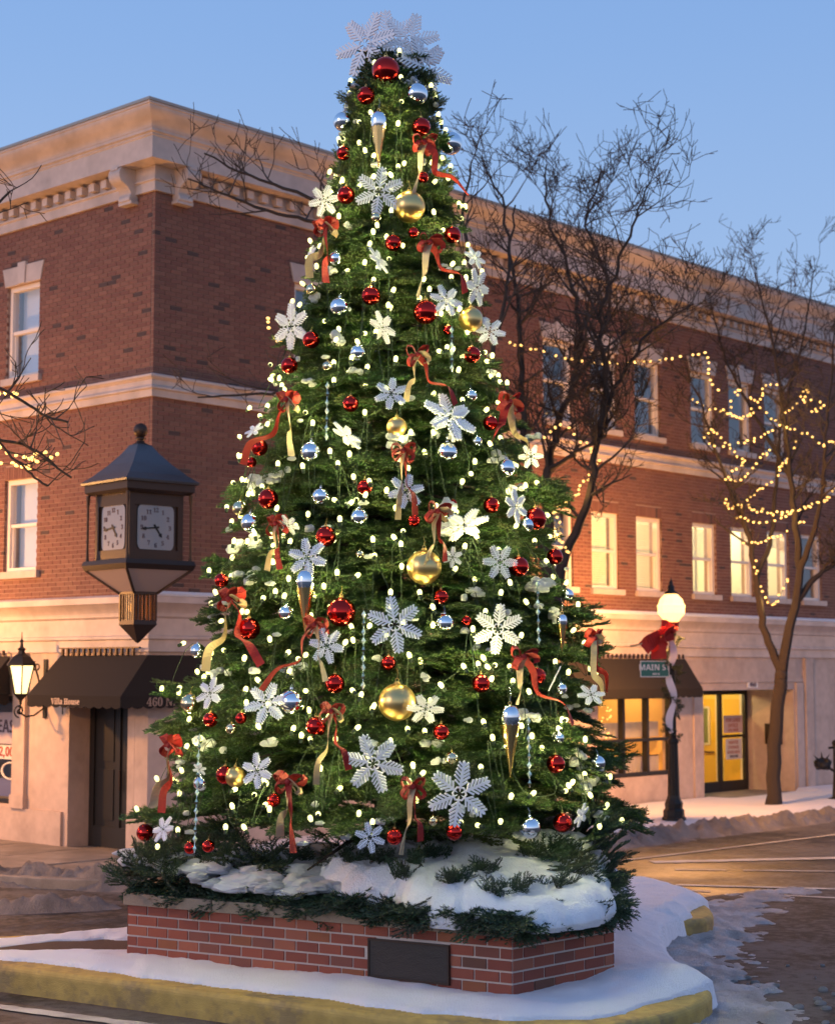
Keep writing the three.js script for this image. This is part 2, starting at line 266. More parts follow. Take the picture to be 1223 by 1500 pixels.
const trod = [[2.0, -14.3], [1.6, -13.3], [.9, -12.9], [1.4, -11], [2.5, -10.2], [3.5, -12.3], [3.12, -13.2], [3.06, -14.1], [3.04, -15.4], [3.08, -16.4], [3.28, -17.4], [3.58, -18.8], [3.96, -19.9], [4.5, -21.4], [5.2, -22.5], [4.5, -22.6], [3.6, -21.5], [2.8, -21.3], [2.5, -19], [1.9, -17.5], [1.8, -16]];
struct('trodden_snow', field(.8, 5.6, -22.9, -10, .04, (x, z) => {
  const d = inside(trod, x, z) + (fbm(x * 2.3, z * 2.3, 22, 3) - .5) * .3; if (d < -.4) return null;
  const near = Math.max(0, 1 - Math.max(0, -inside(island, x, z)) / .7);
  return -.03 + .066 * Math.min(1, Math.max(0, (d + .35) / .8)) + .04 * near * Math.min(1, Math.max(0, d / .3)) + .12 * (fbm(x * 5.2, z * 4.2, 25, 5) - .5) * Math.min(1, Math.max(0, (d + .4) / .5)) + .03 * (noise(x * 17, z * 17, 26) - .5);
}), M.snowTrod, 'trodden and rutted snow on the road beside the island');
{ const r = rng(31), gs = []; for (let i = 0; i < 30; i++) { const g = new THREE.IcosahedronGeometry(R(.01, .04, r), 1), p = g.attributes.position; for (let k = 0; k < p.count; k++) { const f = .7 + .6 * noise(p.getX(k) * 30 + i, p.getY(k) * 30, p.getZ(k) * 30); p.setXYZ(k, p.getX(k) * f * 1.4, p.getY(k) * f * .7, p.getZ(k) * f); } const z = R(-17.5, -13.2, r); g.translate(3.1 + R(-.5, 2.2, r) * r() + .0, .015, z); gs.push(g); } const m = mesh('snow_crumbs', G(gs), M.snowTrod); tag(m, 'loose crumbs of snow scattered on the dark asphalt', 'snow', null, 'stuff'); }

// ---------------------------------------------------------------- the corner building
const B = place(thing('corner_building', 'three-storey red brick corner building with cream cornice and shopfronts', 'building'));
const LEFT = new THREE.Matrix4().makeRotationY(-Math.PI / 2);        // (along, up, out) of the left front into the building's axes
const onLeft = (g) => { g.applyMatrix4(LEFT); return g; };
function wallGeo(a0, a1, y0, y1, out, depth, holes) {
  const s = new THREE.Shape([[a0, y0], [a1, y0], [a1, y1], [a0, y1]].map(([x, y]) => new THREE.Vector2(x, y)));
  for (const [h0, h1, v0, v1] of holes) s.holes.push(new THREE.Path([[h0, v0], [h0, v1], [h1, v1], [h1, v0]].map(([x, y]) => new THREE.Vector2(x, y))));
  const g = new THREE.ExtrudeGeometry(s, { depth, bevelEnabled: false }); g.translate(0, 0, out - depth); return g;
}
const WIN_W = .88, ROW3 = [7.42, 8.92], ROW2 = [4.33, 5.79];
const right3 = [2.83, 4.28, 5.73, 9.15, 10.58, 12.05, 14.02, 15.46, 16.88], right2 = [2.83, 4.28, 5.73, 9.15, 10.6, 12.05, 14.02, 15.46, 16.92, 18.34], left3 = [-3.72, -6.6], left2 = [-3.68, -6.56];
const holesOf = (as, row) => as.map((a) => [a, a + WIN_W, ...row]);
const rightHoles = [...holesOf(right3, ROW3), ...holesOf(right2, ROW2)], leftHoles = [...holesOf(left3, ROW3), ...holesOf(left2, ROW2)];
mesh('wall', wallGeo(.008, 26, 3.1, 9.86, -.008, .3, rightHoles), M.mortarDark, B);
mesh('wall', onLeft(wallGeo(-10, -.31, 3.1, 9.86, -.008, .3, leftHoles)), M.mortarDark, B);
mesh('rear_wall', G([box(25.7, 26, .1, 9.86, -10, -.35), box(.35, 25.7, .1, 9.86, -10, -9.7)]), M.mortarDark, B);
mesh('roof', box(-.2, 26, 10.55, 10.7, -10, .2), M.roof, B);
mesh('upper_floor', G([box(.4, 25.6, 6.6, 6.75, -9.6, -.4), box(.4, 25.6, 3.1, 3.25, -9.6, -.4)]), M.roomWall, B);
mesh('partition', G([box(.4, 25.6, 6.76, 10.5, -2.6, -2.5), box(2.5, 2.6, 6.76, 10.5, -9.6, -2.65), box(2.5, 2.6, 3.3, 6.55, -9.6, -2.65)]), mat(lin(.5, .47, .43)), B);

// bricks: the three hundred nearest ones are pieces of their own, the rest one part for each front
{
  const bl = .2, bh = .0575, pitch = .21, course = .0677, r = rng(99);
  const toneOf = () => { const k = r(); return k < .03 ? [.1, .06, .055] : k < .4 ? [.26, .115, .082] : k < .72 ? [.24, .1, .074] : [.285, .13, .092]; };
  const list = { right: [], left: [] };
  const soldier = [];
  for (const [side, a0, a1, holes] of [['right', .002, 25.9, rightHoles], ['left', -9.9, -.066, leftHoles]])
    for (const [y0, y1] of [[3.86, 6.78], [7.08, 9.86]])
      for (let k = 0; ; k++) {
        const y = y0 + k * course; if (y + bh > y1) break;
        const shift = k % 2 ? pitch / 2 : 0;
        for (let i = -1; ; i++) {
          let s, e;
          if (side === 'right') { s = Math.max(a0, a0 + i * pitch + shift); e = Math.min(a1, a0 + i * pitch + shift + bl); } else { e = Math.min(a1, a1 - i * pitch - shift); s = Math.max(a0, a1 - i * pitch - shift - bl); }
          if (side === 'right' ? s > a1 : e < a0) break; if (e - s < .02) continue;
          let parts = [[s, e]];
          for (const [h0, h1, v0, v1] of holes) if (y + bh > v0 && y < v1 + (v0 < 7 ? .21 : 0)) parts = parts.flatMap(([p, q]) => { const o = []; if (p < h0) o.push([p, Math.min(q, h0)]); if (q > h1) o.push([Math.max(p, h1), q]); return o; });
          for (const [p, q] of parts) if (q - p > .02) list[side].push([p, q, y, toneOf(), r()]);
        }
      }
  for (const [side, holes] of [['right', rightHoles], ['left', leftHoles]]) for (const [h0, h1, , v1] of holes) if (v1 < 7) for (let a = h0; a < h1 - .03; a += .0677) list[side].push([a, Math.min(h1, a + .0577), v1 + .005, toneOf(), r(), .2]);   // soldier course
  const unit = new THREE.BoxGeometry(1, 1, 1), m4 = new THREE.Matrix4();
  const dist = (side, [p, q, y]) => { const [x, z] = side === 'right' ? toWorld((p + q) / 2, 0) : toWorld(0, (p + q) / 2); return Math.hypot(x, y - 2.8, z); };
  const single = list.left.filter((b) => b[2] > 4.2 && b[2] < 6.7 && b[0] > -2.6).sort((p, q) => dist('left', p) - dist('left', q)).slice(0, 300), isSingle = new Set(single);
  const tones = brickTones([[.182, .08, .057], [.168, .07, .052], [.2, .09, .064], [.07, .042, .038]]);
  const gUnit = onLeft(box(-bl / 2, bl / 2, 0, bh, -.05, 0));
  for (const b of single) { const m = mesh('brick', gUnit, tones[b[3][0] < .1 ? 3 : b[3][0] > .3 ? 2 : b[3][0] > .25 ? 0 : 1], B); m.position.set(-.002 * b[4], b[2], (b[0] + b[1]) / 2); m.scale.set(1, 1, (b[1] - b[0]) / bl); }
  const brickMat = mat(lin(1, 1, 1), { roughness: .85 });
  for (const side of ['right', 'left']) {
    const L = list[side].filter((b) => !isSingle.has(b)), im = new THREE.InstancedMesh(unit, brickMat, L.length);
    L.forEach(([p, q, y, c, v, hh], i) => { const h = hh || bh, o = .003 * v; m4.makeScale(q - p, h, .05); m4.setPosition((p + q) / 2, y + h / 2, -.025 + o * .6); if (side === 'left') m4.premultiply(LEFT); im.setMatrixAt(i, m4); const f = .64 + .12 * v; im.setColorAt(i, lin(c[0] * f, c[1] * f, c[2] * f)); });
    im.name = 'brickwork'; im.userData.kind = 'stuff'; im.castShadow = im.receiveShadow = true; B.add(im);
  }
}

// mouldings that run along both fronts and meet in a mitre at the corner
function moulding(name, profile, material, lenL = 10, lenR = 26) {
  const pos = [], uv = [], quad = (a, b, c, d, u0, u1, w0, w1) => { pos.push(...a, ...b, ...c, ...a, ...c, ...d); uv.push(u0, w0, u1, w0, u1, w1, u0, w0, u1, w1, u0, w1); };
  let w = 0;
  for (let i = 0; i < profile.length; i++) {
    const [o0, y0] = profile[i], [o1, y1] = profile[(i + 1) % profile.length], w1 = w + Math.hypot(o1 - o0, y1 - y0);
    const P = (o, y, e) => e === 0 ? [-o, y, -lenL] : e === 1 ? [-o, y, o] : [lenR, y, o];
    quad(P(o0, y0, 0), P(o0, y0, 1), P(o1, y1, 1), P(o1, y1, 0), 0, lenL, w, w1); quad(P(o0, y0, 1), P(o0, y0, 2), P(o1, y1, 2), P(o1, y1, 1), 0, lenR, w, w1); w = w1;
  }
  const g = new THREE.BufferGeometry(); g.setAttribute('position', new THREE.Float32BufferAttribute(pos, 3)); g.setAttribute('uv', new THREE.Float32BufferAttribute(uv, 2)); g.computeVertexNormals(); return mesh(name, g, material, B);
}
const arc = (o0, y0, o1, y1, n, bulge) => Array.from({ length: n + 1 }, (_, i) => { const t = i / n, s = bulge > 0 ? Math.sin(t * Math.PI / 2) : 1 - Math.cos(t * Math.PI / 2); return [o0 + (o1 - o0) * s, y0 + (y1 - y0) * t]; });
const cornice = moulding('cornice', [[-.2, 10.2], [.33, 10.2], [.33, 10.52], [.35, 10.535], [.35, 10.56], [.39, 10.575], [.39, 10.62], ...arc(.4, 10.62, .52, 10.74, 5, -1), ...arc(.52, 10.74, .62, 10.86, 5, 1), [.64, 10.87], [.64, 10.9], [-.2, 10.9]], M.trim);
moulding('flashing', [[-.2, 10.903], [.66, 10.903], [.67, 10.94], [.62, 10.96], [-.2, 10.98]], M.flashing);
moulding('frieze', [[-.2, 9.82], [.05, 9.82], [.05, 9.96], [.08, 9.975], [.08, 10.0], [.045, 10.005], [.045, 10.198], [-.2, 10.198]], M.trim);
moulding('belt_course', [[-.2, 6.76], [.05, 6.76], [.06, 6.86], [.1, 6.875], [.1, 6.9], [.07, 6.92], [.07, 7.0], [.13, 7.04], [.13, 7.07], [.02, 7.105], [-.2, 7.105]], M.trim);
moulding('shop_cornice', [[-.2, 3.05], [.04, 3.05], [.04, 3.22], [.09, 3.235], [.09, 3.27], [.06, 3.29], [.06, 3.53], [.1, 3.56], ...arc(.1, 3.58, .24, 3.74, 5, -1), [.27, 3.75], [.27, 3.84], [.2, 3.87], [-.2, 3.9]], M.trim);
moulding('ledge_snow', [[-.01, 3.888], [.2, 3.874], [.275, 3.845], [.285, 3.875], [.24, 3.915], [.1, 3.925], [-.01, 3.93]], M.snow, .02, 26);
{ const gd = box(-.065, .065, 10.03, 10.15, .04, .15); for (let i = 0; i < 84; i++) mesh('dentil', gd, M.trim, cornice).position.x = .85 + i * .3; const gl = onLeft(gd.clone()); for (let i = 0; i < 30; i++) mesh('dentil', gl, M.trim, cornice).position.z = -1.05 - i * .3; }
// scrolled brackets by the corner
{
  const s = new THREE.Shape(); s.moveTo(0, 10.19); s.lineTo(.3, 10.19); s.bezierCurveTo(.36, 10.14, .36, 10.02, .27, 9.98); s.bezierCurveTo(.2, 9.95, .14, 9.92, .12, 9.84); s.bezierCurveTo(.12, 9.8, .16, 9.78, .15, 9.74); s.lineTo(0, 9.72);
  const g = new THREE.ExtrudeGeometry(s, { depth: .24, bevelEnabled: true, bevelSize: .012, bevelThickness: .012, bevelSegments: 2, curveSegments: 8 }); g.rotateY(-Math.PI / 2);   // profile out, width along -x
  const parts = (g2) => G([g2, box(-.27, .03, 9.68, 9.73, 0, .14), box(-.2, -.04, 10.16, 10.195, .3, .35)]);
  const gb = parts(g); const br = mesh('bracket', gb, M.trim, B); br.position.set(.58, 0, .0);
  const bl2 = mesh('bracket', onLeft(gb.clone()), M.trim, B); bl2.position.z = -.42;
}

// windows: sash frames with two panes, a sill, some with a stone lintel, blinds
function slats(y0, y1, w0, w1, out) { const gs = []; for (let y = y0; y < y1; y += .042) { const b = box(w0, w1, -.016, .016, -.0012, .0012); b.rotateX(.75); b.translate(0, y, out); gs.push(b); } return G(gs); }
function makeWindow(h, { lintel, glass, shade, slat }) {
  const w = WIN_W, f = .075, mid = h * .5, o = -.06;
  const frame = new THREE.Mesh(G([box(0, f, 0, h, o - .12, o), box(w - f, w, 0, h, o - .12, o), box(f, w - f, h - f, h, o - .12, o), box(f, w - f, 0, .06, o - .12, o), box(f, w - f, mid - .025, mid + .025, o - .11, o - .02), box(f, f + .03, .06, mid - .025, o - .1, o - .045), box(w - f - .03, w - f, .06, mid - .025, o - .1, o - .045)]), M.frame);
  frame.name = 'window'; frame.castShadow = frame.receiveShadow = true;
  for (const [y0, y1, z] of [[.06, mid - .025, o - .085], [mid + .025, h - f, o - .055]]) { const g = new THREE.PlaneGeometry(w - 2 * f, y1 - y0); g.translate(w / 2, (y0 + y1) / 2, z); mesh('pane', g, glass, frame); }
  mesh('sill', G([box(-.05, w + .1, -.115, -.005, -.2, .07)]), M.trim, frame);
  if (lintel) {
    const st = (x0, x1, t0, t1, hh, out) => { const s = new THREE.Shape([[x0, 0], [x1, 0], [t1, hh], [t0, hh]].map(([x, y]) => new THREE.Vector2(x, y))); const g = new THREE.ExtrudeGeometry(s, { depth: .1, bevelEnabled: true, bevelSize: .006, bevelThickness: .006, bevelSegments: 1 }); g.translate(0, h + .008, out - .1); return g; };
    mesh('lintel_stone', st(-.03, w / 2 - .085, -.11, w / 2 - .105, .29, .02), M.trim, frame); mesh('lintel_stone', st(w / 2 + .085, w + .03, w / 2 + .105, w + .11, .29, .02), M.trim, frame); mesh('keystone', st(w / 2 - .08, w / 2 + .08, w / 2 - .1, w / 2 + .1, .34, .05), M.trim, frame);
  }
  if (shade) mesh('blind', box(f * .6, w - f * .6, .02, h - .02, -.3, -.285), shade, frame);  // pale blind added behind left-front panes to stand for bright sky reflection
  if (slat) { const g = slats(slat[0], h - .1, f, w - f, -.27); mesh('blind', g, M.slat, frame); }
  return frame;
}
const protos = {
  dusk: makeWindow(1.5, { lintel: true, glass: M.glassCoated }), pale3: makeWindow(1.5, { lintel: true, glass: M.glassCoated, shade: M.reflectionBlind }), pale2: makeWindow(1.46, { glass: M.glassCoated, shade: M.reflectionBlind }),
  litBlind: makeWindow(1.46, { glass: M.glass, slat: [.1] }), litHalf: makeWindow(1.46, { glass: M.glass, slat: [.75] }), lit: makeWindow(1.46, { glass: M.glass }), litTop: makeWindow(1.46, { glass: M.glass, slat: [1.15] }), dark2: makeWindow(1.46, { glass: M.glassCoated }),
};
function putWindow(kind, a, y, side, label) { const m = protos[kind].clone(); m.name = 'window'; if (side === 'left') { m.position.set(0, y, a); m.rotation.y = -Math.PI / 2; } else m.position.set(a, y, 0); if (label) m.userData.label = label; B.add(m); }
right3.forEach((a) => putWindow('dusk', a, ROW3[0], 'right')); left3.forEach((a) => putWindow('pale3', a, ROW3[0], 'left')); left2.forEach((a) => putWindow('pale2', a, ROW2[0], 'left'));
['dark2', 'dark2', 'dark2', 'dark2', 'litBlind', 'litBlind', 'litHalf', 'lit', 'litTop', 'dark2'].forEach((k, i) => putWindow(k, right2[i], ROW2[0], 'right', k.startsWith('lit') ? 'lit window with warm yellow light behind it' : undefined));

// rooms behind the lit openings, each with its lamp
function room(x0, x1, y0, y1, depth, wallM, front = -.31) {
  const z0 = front - depth; return mesh('room', G([box(x0 - .1, x1 + .1, y0 - .1, y0, z0 - .1, front), box(x0 - .1, x1 + .1, y1, y1 + .1, z0 - .1, front), box(x0 - .1, x0, y0, y1, z0, front), box(x1, x1 + .1, y0, y1, z0, front), box(x0 - .1, x1 + .1, y0, y1, z0 - .1, z0)]), wallM, B);
}
function roomLight(x, y, z, color, power, w = 1) {
  const p = mesh('ceiling_light', box(x - .3 * w, x + .3 * w, y, y + .05, z - .1, z + .1), M.ceilingGlow, B);
  const l = new THREE.PointLight(color, power, 0, 2); l.position.set(x, y - .12, z); l.shadow.radius = 6; l.castShadow = false; B.add(l); return p;
}
room(10.2, 18.05, 3.35, 6.45, 2.6, M.roomWall); for (const x of [11.4, 14.6, 17]) roomLight(x, 6.3, -1.6, lin(1, .9, .62), 8.5);
mesh('inner_wall', G([box(13.3, 13.4, 3.36, 6.4, -2.85, -.4), box(15.9, 16.0, 3.36, 6.4, -2.85, -1.2)]), M.roomWall, B);

// shopfronts
const shopWin = [10.75, 13.3, .72, 2.28], recess = [14.3, 17.9, .1, 2.36];
mesh('shopfront_wall', wallGeo(.002, 26, .1, 3.08, 0, .3, [[.62, 3.3, .75, 2.3], [4.5, 8.6, .75, 2.3], shopWin, [recess[0], recess[1], .101, recess[3]]]), M.cream, B);
mesh('shopfront_wall', onLeft(wallGeo(-10, -.301, .1, 3.08, 0, .3, [[-6.4, -3.26, .7, 2.38], [-1.87, -.46, .101, 2.5]])), M.cream, B);
mesh('wainscot', onLeft(G([box(-10, -1.98, .12, .66, 0, .05), box(-.42, -.002, .12, .66, 0, .04)])), M.cream, B);
mesh('pilaster', onLeft(G([box(-3.24, -2.92, .66, 3.04, 0, .07), box(-3.26, -2.9, .66, .86, 0, .09)])), M.cream, B);
for (const [a, b, t, o] of [[17.95, 18.25, 2.5, .05], [18.3, 18.62, 3.04, .08], [13.95, 14.28, 2.36, .03]]) mesh('pilaster', box(a, b, .12, t, 0, o), M.cream, B);
mesh('wall_panel', G([box(18.72, 25.9, .78, 2.95, 0, .03)]), M.cream, B);
mesh('lintel_band', G([box(14.0, 18.28, 2.52, 2.6, 0, .03), box(9.3, 13.9, 2.95, 3.02, 0, .03)]), M.cream, B);
// doorway on the left front
mesh('door_recess', onLeft(G([box(-1.97, -1.87, .12, 2.6, -3.4, -.301), box(-.46, -.36, .12, 2.6, -3.4, -.301), box(-1.87, -.46, 2.5, 2.6, -3.4, -.301)])), M.cream, B);
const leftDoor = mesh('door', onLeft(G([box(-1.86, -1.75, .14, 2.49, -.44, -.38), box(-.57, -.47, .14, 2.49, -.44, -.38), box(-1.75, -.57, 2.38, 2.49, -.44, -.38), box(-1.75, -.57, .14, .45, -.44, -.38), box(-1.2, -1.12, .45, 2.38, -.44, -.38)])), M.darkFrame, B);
{ for (const [a, b] of [[-1.75, -1.2], [-1.12, -.57]]) mesh('stand_in_leaf', onLeft(G([box(a, b, .45, 2.38, -.43, -.41), box(a + .09, b - .09, .55, 1.3, -.412, -.395), box(a + .09, b - .09, 1.42, 2.28, -.412, -.395)])), M.darkFrame, leftDoor); mesh('handle', onLeft(G([box(-1.1, -1.07, 1, 1.3, -.37, -.34)])), M.bronze, leftDoor); }  // solid near-black leaves put in place of glass so the doorway reads dark
mesh('lobby_wall', onLeft(box(-1.86, -.47, .13, 2.49, -3.4, -3.35)), mat(lin(.3, .22, .18)), B);
// display window with posters, left front
{ const w = mesh('display_window', onLeft(G([box(-6.4, -6.3, .7, 2.38, -.2, -.08), box(-3.31, -3.26, .7, 2.38, -.2, -.08), box(-6.3, -3.31, 2.3, 2.38, -.2, -.08), box(-6.3, -3.31, .7, .76, -.2, -.08), box(-4.9, -4.84, .76, 2.3, -.2, -.08)])), M.darkFrame, B);
  const g = new THREE.PlaneGeometry(3, 1.54); g.translate(-4.8, 1.53, -.12); mesh('pane', onLeft(g), M.glass, w);
  mesh('notice', onLeft(box(-4.7, -3.34, 1.62, 2.12, -.165, -.16)), mat(lin(.5, .42, .46)), w); const t1 = text('LEASE', .2, fontSans); t1.translate(-3.74, 1.9, -.158); mesh('lettering', onLeft(t1), M.darkInk, w);
  mesh('notice', onLeft(box(-4.7, -3.34, 1.38, 1.6, -.165, -.16)), M.paper, w); const t2 = text('2,000', .15, fontSans); t2.translate(-3.66, 1.49, -.158); mesh('lettering', onLeft(t2), M.redInk, w);
  mesh('poster', onLeft(box(-4.6, -3.36, .8, 1.08, -.165, -.16)), mat(lin(.12, .13, .25)), w); const ring = new THREE.TorusGeometry(.16, .02, 6, 24); ring.scale(1.4, .8, 1); ring.translate(-3.6, 1.2, -.16); mesh('emblem', onLeft(ring), M.paper, w);
  mesh('backing', onLeft(box(-6.5, -3.1, .5, 2.5, -1.9, -1.85)), mat(lin(.3, .27, .26)), w); }
// dark shop windows on the right front near the corner
for (const [x0, x1] of [[.62, 3.3], [4.5, 8.6]]) { const n = Math.round((x1 - x0) / .9), gs = [box(x0, x0 + .06, .75, 2.3, -.2, -.08), box(x1 - .06, x1, .75, 2.3, -.2, -.08), box(x0 + .06, x1 - .06, .75, .81, -.2, -.08), box(x0 + .06, x1 - .06, 2.24, 2.3, -.2, -.08)]; for (let i = 1; i < n; i++) { const x = x0 + (x1 - x0) * i / n; gs.push(box(x - .03, x + .03, .81, 2.24, -.2, -.08)); } const w = mesh('display_window', G(gs), M.darkFrame, B); const g = new THREE.PlaneGeometry(x1 - x0 - .12, 1.43); g.translate((x0 + x1) / 2, 1.525, -.13); mesh('pane', g, M.glassCoated, w); mesh('backing', box(x0 - .1, x1 + .1, .5, 2.5, -1.9, -1.85), mat(lin(.3, .25, .22)), w); }
// the lit shop window: dark frame, six panes, lace half-curtains, a garland of small bulbs
{ const [x0, x1, y0, y1] = shopWin, ym = 1.42, cols = [x0 + .06, x0 + .92, x0 + 1.72, x1 - .06], gs = [box(x0, x0 + .06, y0, y1, -.2, -.06), box(x1 - .06, x1, y0, y1, -.2, -.06), box(x0 + .06, x1 - .06, y0, y0 + .08, -.2, -.06), box(x0 + .06, x1 - .06, y1 - .06, y1, -.2, -.06), box(x0 + .06, x1 - .06, ym - .03, ym + .03, -.18, -.07)];
  for (const c of cols.slice(1, 3)) gs.push(box(c - .035, c + .035, y0 + .08, y1 - .06, -.19, -.065));
  const w = mesh('display_window', G(gs), M.darkFrame, B); w.userData.label = 'shop window lit amber from inside';
  for (let i = 0; i < 3; i++) for (const [a, b] of [[y0 + .08, ym - .03], [ym + .03, y1 - .06]]) { const xa = cols[i] + .035, xb = cols[i + 1] - .035, g = new THREE.PlaneGeometry(xb - xa, b - a); g.translate((xa + xb) / 2, (a + b) / 2, -.12); mesh('pane', g, M.glass, w); }
  const fold = (ya, yb) => { const g = new THREE.PlaneGeometry(x1 - x0 - .2, yb - ya, 90, 1), p = g.attributes.position; for (let i = 0; i < p.count; i++) p.setZ(i, .03 * Math.sin(p.getX(i) * 38)); g.computeVertexNormals(); g.translate((x0 + x1) / 2, (ya + yb) / 2, -.35); return g; };
  const lace = new THREE.MeshPhysicalMaterial({ color: lin(.55, .5, .5), roughness: 1, transmission: .35, thickness: 0, side: THREE.DoubleSide });
  mesh('curtain', fold(.78, 1.08), lace, w); mesh('curtain', fold(1.46, 1.76), lace, w); mesh('curtain_rod', box(x0 + .1, x1 - .1, 1.08, 1.1, -.36, -.34), M.bronze, w);
  const r = rng(5), bg = new THREE.SphereGeometry(.016, 8, 6); for (let i = 0; i < 34; i++) { const t = i / 34, q = mesh('bulb', bg, M.bulbAmber, w); q.position.set(x0 + .12 + .75 * Math.abs(Math.sin(t * 7)) * (1 - t * .3) + R(-.05, .05, r), 2.15 - t * .9 + R(-.05, .05, r), -.28 + R(-.04, .04, r)); }
  room(x0 - .3, x1 + .3, .15, 2.8, 2.4, M.amberWall); roomLight(11.6, 2.65, -1.6, lin(1, .66, .24), 2.6); roomLight(12.9, 2.65, -1.3, lin(1, .66, .24), 2);
  for (let i = 0; i < 5; i++) { const x = 11 + i * .5, m = mesh('table_lamp', lathe([[0, 0], [.07, .01], [.015, .03], [.015, .2], [.07, .22], [.05, .32], [0, .33]], 10), M.lanternGlow, w); m.position.set(x, 1.1, -1.8 - (i % 2) * .3); m.scale.setScalar(.6); } }
// the recessed doorway with its glazed black doors
{ const [x0, x1, , yt] = recess, D = -1.16;
  mesh('door_recess', G([box(x0 - .1, x0, .12, yt + .1, D - .1, -.301), box(x1, x1 + .1, .12, yt + .1, D - .1, -.301), box(x0 - .1, x1 + .1, yt, yt + .1, D - .1, -.301)]), M.cream, B);
  mesh('door_recess', box(x0, 15.7, .12, yt, D - .08, D), M.cream, B);
  const fr = mesh('doors', G([box(15.7, 15.8, .14, 2.34, D - .08, D - .005), box(17.76, 17.88, .14, 2.34, D - .08, D - .005), box(15.8, 17.76, 2.24, 2.34, D - .08, D - .005), box(16.74, 16.84, .14, 2.24, D - .08, D - .005), box(15.8, 16.74, .14, .36, D - .07, D - .01), box(16.84, 17.76, .14, .36, D - .07, D - .01), box(16.84, 17.76, 1.3, 1.36, D - .07, D - .01)]), M.darkFrame, B); fr.userData.label = 'black framed glazed double doors lit yellow from inside';
  for (const [a, b, c, d] of [[15.8, 16.74, .36, 2.24], [16.84, 17.76, .36, 1.3], [16.84, 17.76, 1.36, 2.24]]) { const g = new THREE.PlaneGeometry(b - a, d - c); g.translate((a + b) / 2, (c + d) / 2, D - .04); mesh('pane', g, M.glass, fr); }
  mesh('notice', box(16.93, 17.7, 1.4, 1.78, D - .033, D - .028), mat(lin(.62, .42, .36)), fr); const n2 = mesh('notice', box(17.0, 17.66, .82, 1.27, D - .033, D - .028), mat(lin(.72, .6, .48)), fr);
  const line = (s, y, size, x = 17.31, m = M.redInk) => { const t = text(s, size, fontSans, .003); t.translate(x, y, D - .027); mesh('lettering', t, m, fr); };
  line('FOR LEASE', 1.68, .085); line('OFFICE', 1.56, .085); line('CALL NOW', 1.46, .06); line('WINTER', 1.19, .075); line('STORAGE', 1.085, .075); line('AVAILABLE', .98, .07); line('INQUIRE', .88, .06, 17.33, M.darkInk);
  mesh('number_plate', box(16.0, 16.4, 2.4, 2.56, .002, .02), M.paper, B); const t = text('460', .11, fontSans); t.translate(16.2, 2.48, .021); mesh('number', t, M.darkInk, B);
  mesh('letter_box', G([box(17.86, 17.9, 1.15, 1.6, -.72, -.3)]), M.bronze, B);
  room(15.4, 18.2, .1, 2.7, 2.2, M.yellowWall, D - .09); roomLight(16.6, 2.55, D - .9, lin(1, .78, .34), 5);
  const idoor = mesh('inner_door', box(18.12, 18.17, .12, 2.12, D - 1.66, D - 1.0), M.yellowDoor, B); mesh('inner_door', box(18.12, 18.17, .12, 2.12, D - .78, D - .36), M.yellowDoor, B); mesh('door_pane', box(18.095, 18.115, 1.12, 1.9, D - 1.3, D - 1.19), mat(lin(.16, .2, .1), { roughness: .2 }), idoor); mesh('pane_trim', G([box(18.085, 18.118, 1.08, 1.94, D - 1.35, D - 1.305), box(18.085, 18.118, 1.08, 1.94, D - 1.185, D - 1.14), box(18.085, 18.118, 1.905, 1.95, D - 1.304, D - 1.186), box(18.085, 18.118, 1.07, 1.115, D - 1.304, D - 1.186)]), M.paper, idoor); mesh('door_trim', G([box(18.1, 18.19, .12, 2.25, D - 1.76, D - 1.67), box(18.1, 18.19, .12, 2.25, D - .99, D - .88), box(18.1, 18.19, .12, 2.25, D - .35, D - .27)]), M.paper, B);
  mesh('push_bar', box(18.06, 18.09, .9, .93, D - 1.64, D - 1.02), M.bronze, idoor); }

// ---------------------------------------------------------------- awnings
function cloth(quads) { const pos = []; for (const q of quads) { pos.push(...q[0], ...q[1], ...q[2]); if (q[3]) pos.push(...q[0], ...q[2], ...q[3]); } const g = new THREE.BufferGeometry(); g.setAttribute('position', new THREE.Float32BufferAttribute(pos, 3)); g.setAttribute('uv', new THREE.Float32BufferAttribute(new Array(pos.length / 3 * 2).fill(0).map((_, i) => pos[Math.floor(i / 2) * 3 + (i % 2)]), 2)); g.computeVertexNormals(); return g; }
function valance(len, drop = .15) { const s = new THREE.Shape(), n = Math.max(2, Math.round(len / .2)), w = len / n; s.moveTo(0, 0); s.lineTo(0, -drop); for (let i = 0; i < n; i++) s.quadraticCurveTo((i + .5) * w, -drop - .06, (i + 1) * w, -drop); s.lineTo(len, 0); return new THREE.ExtrudeGeometry(s, { depth: .006, bevelEnabled: false, curveSegments: 6 }); }
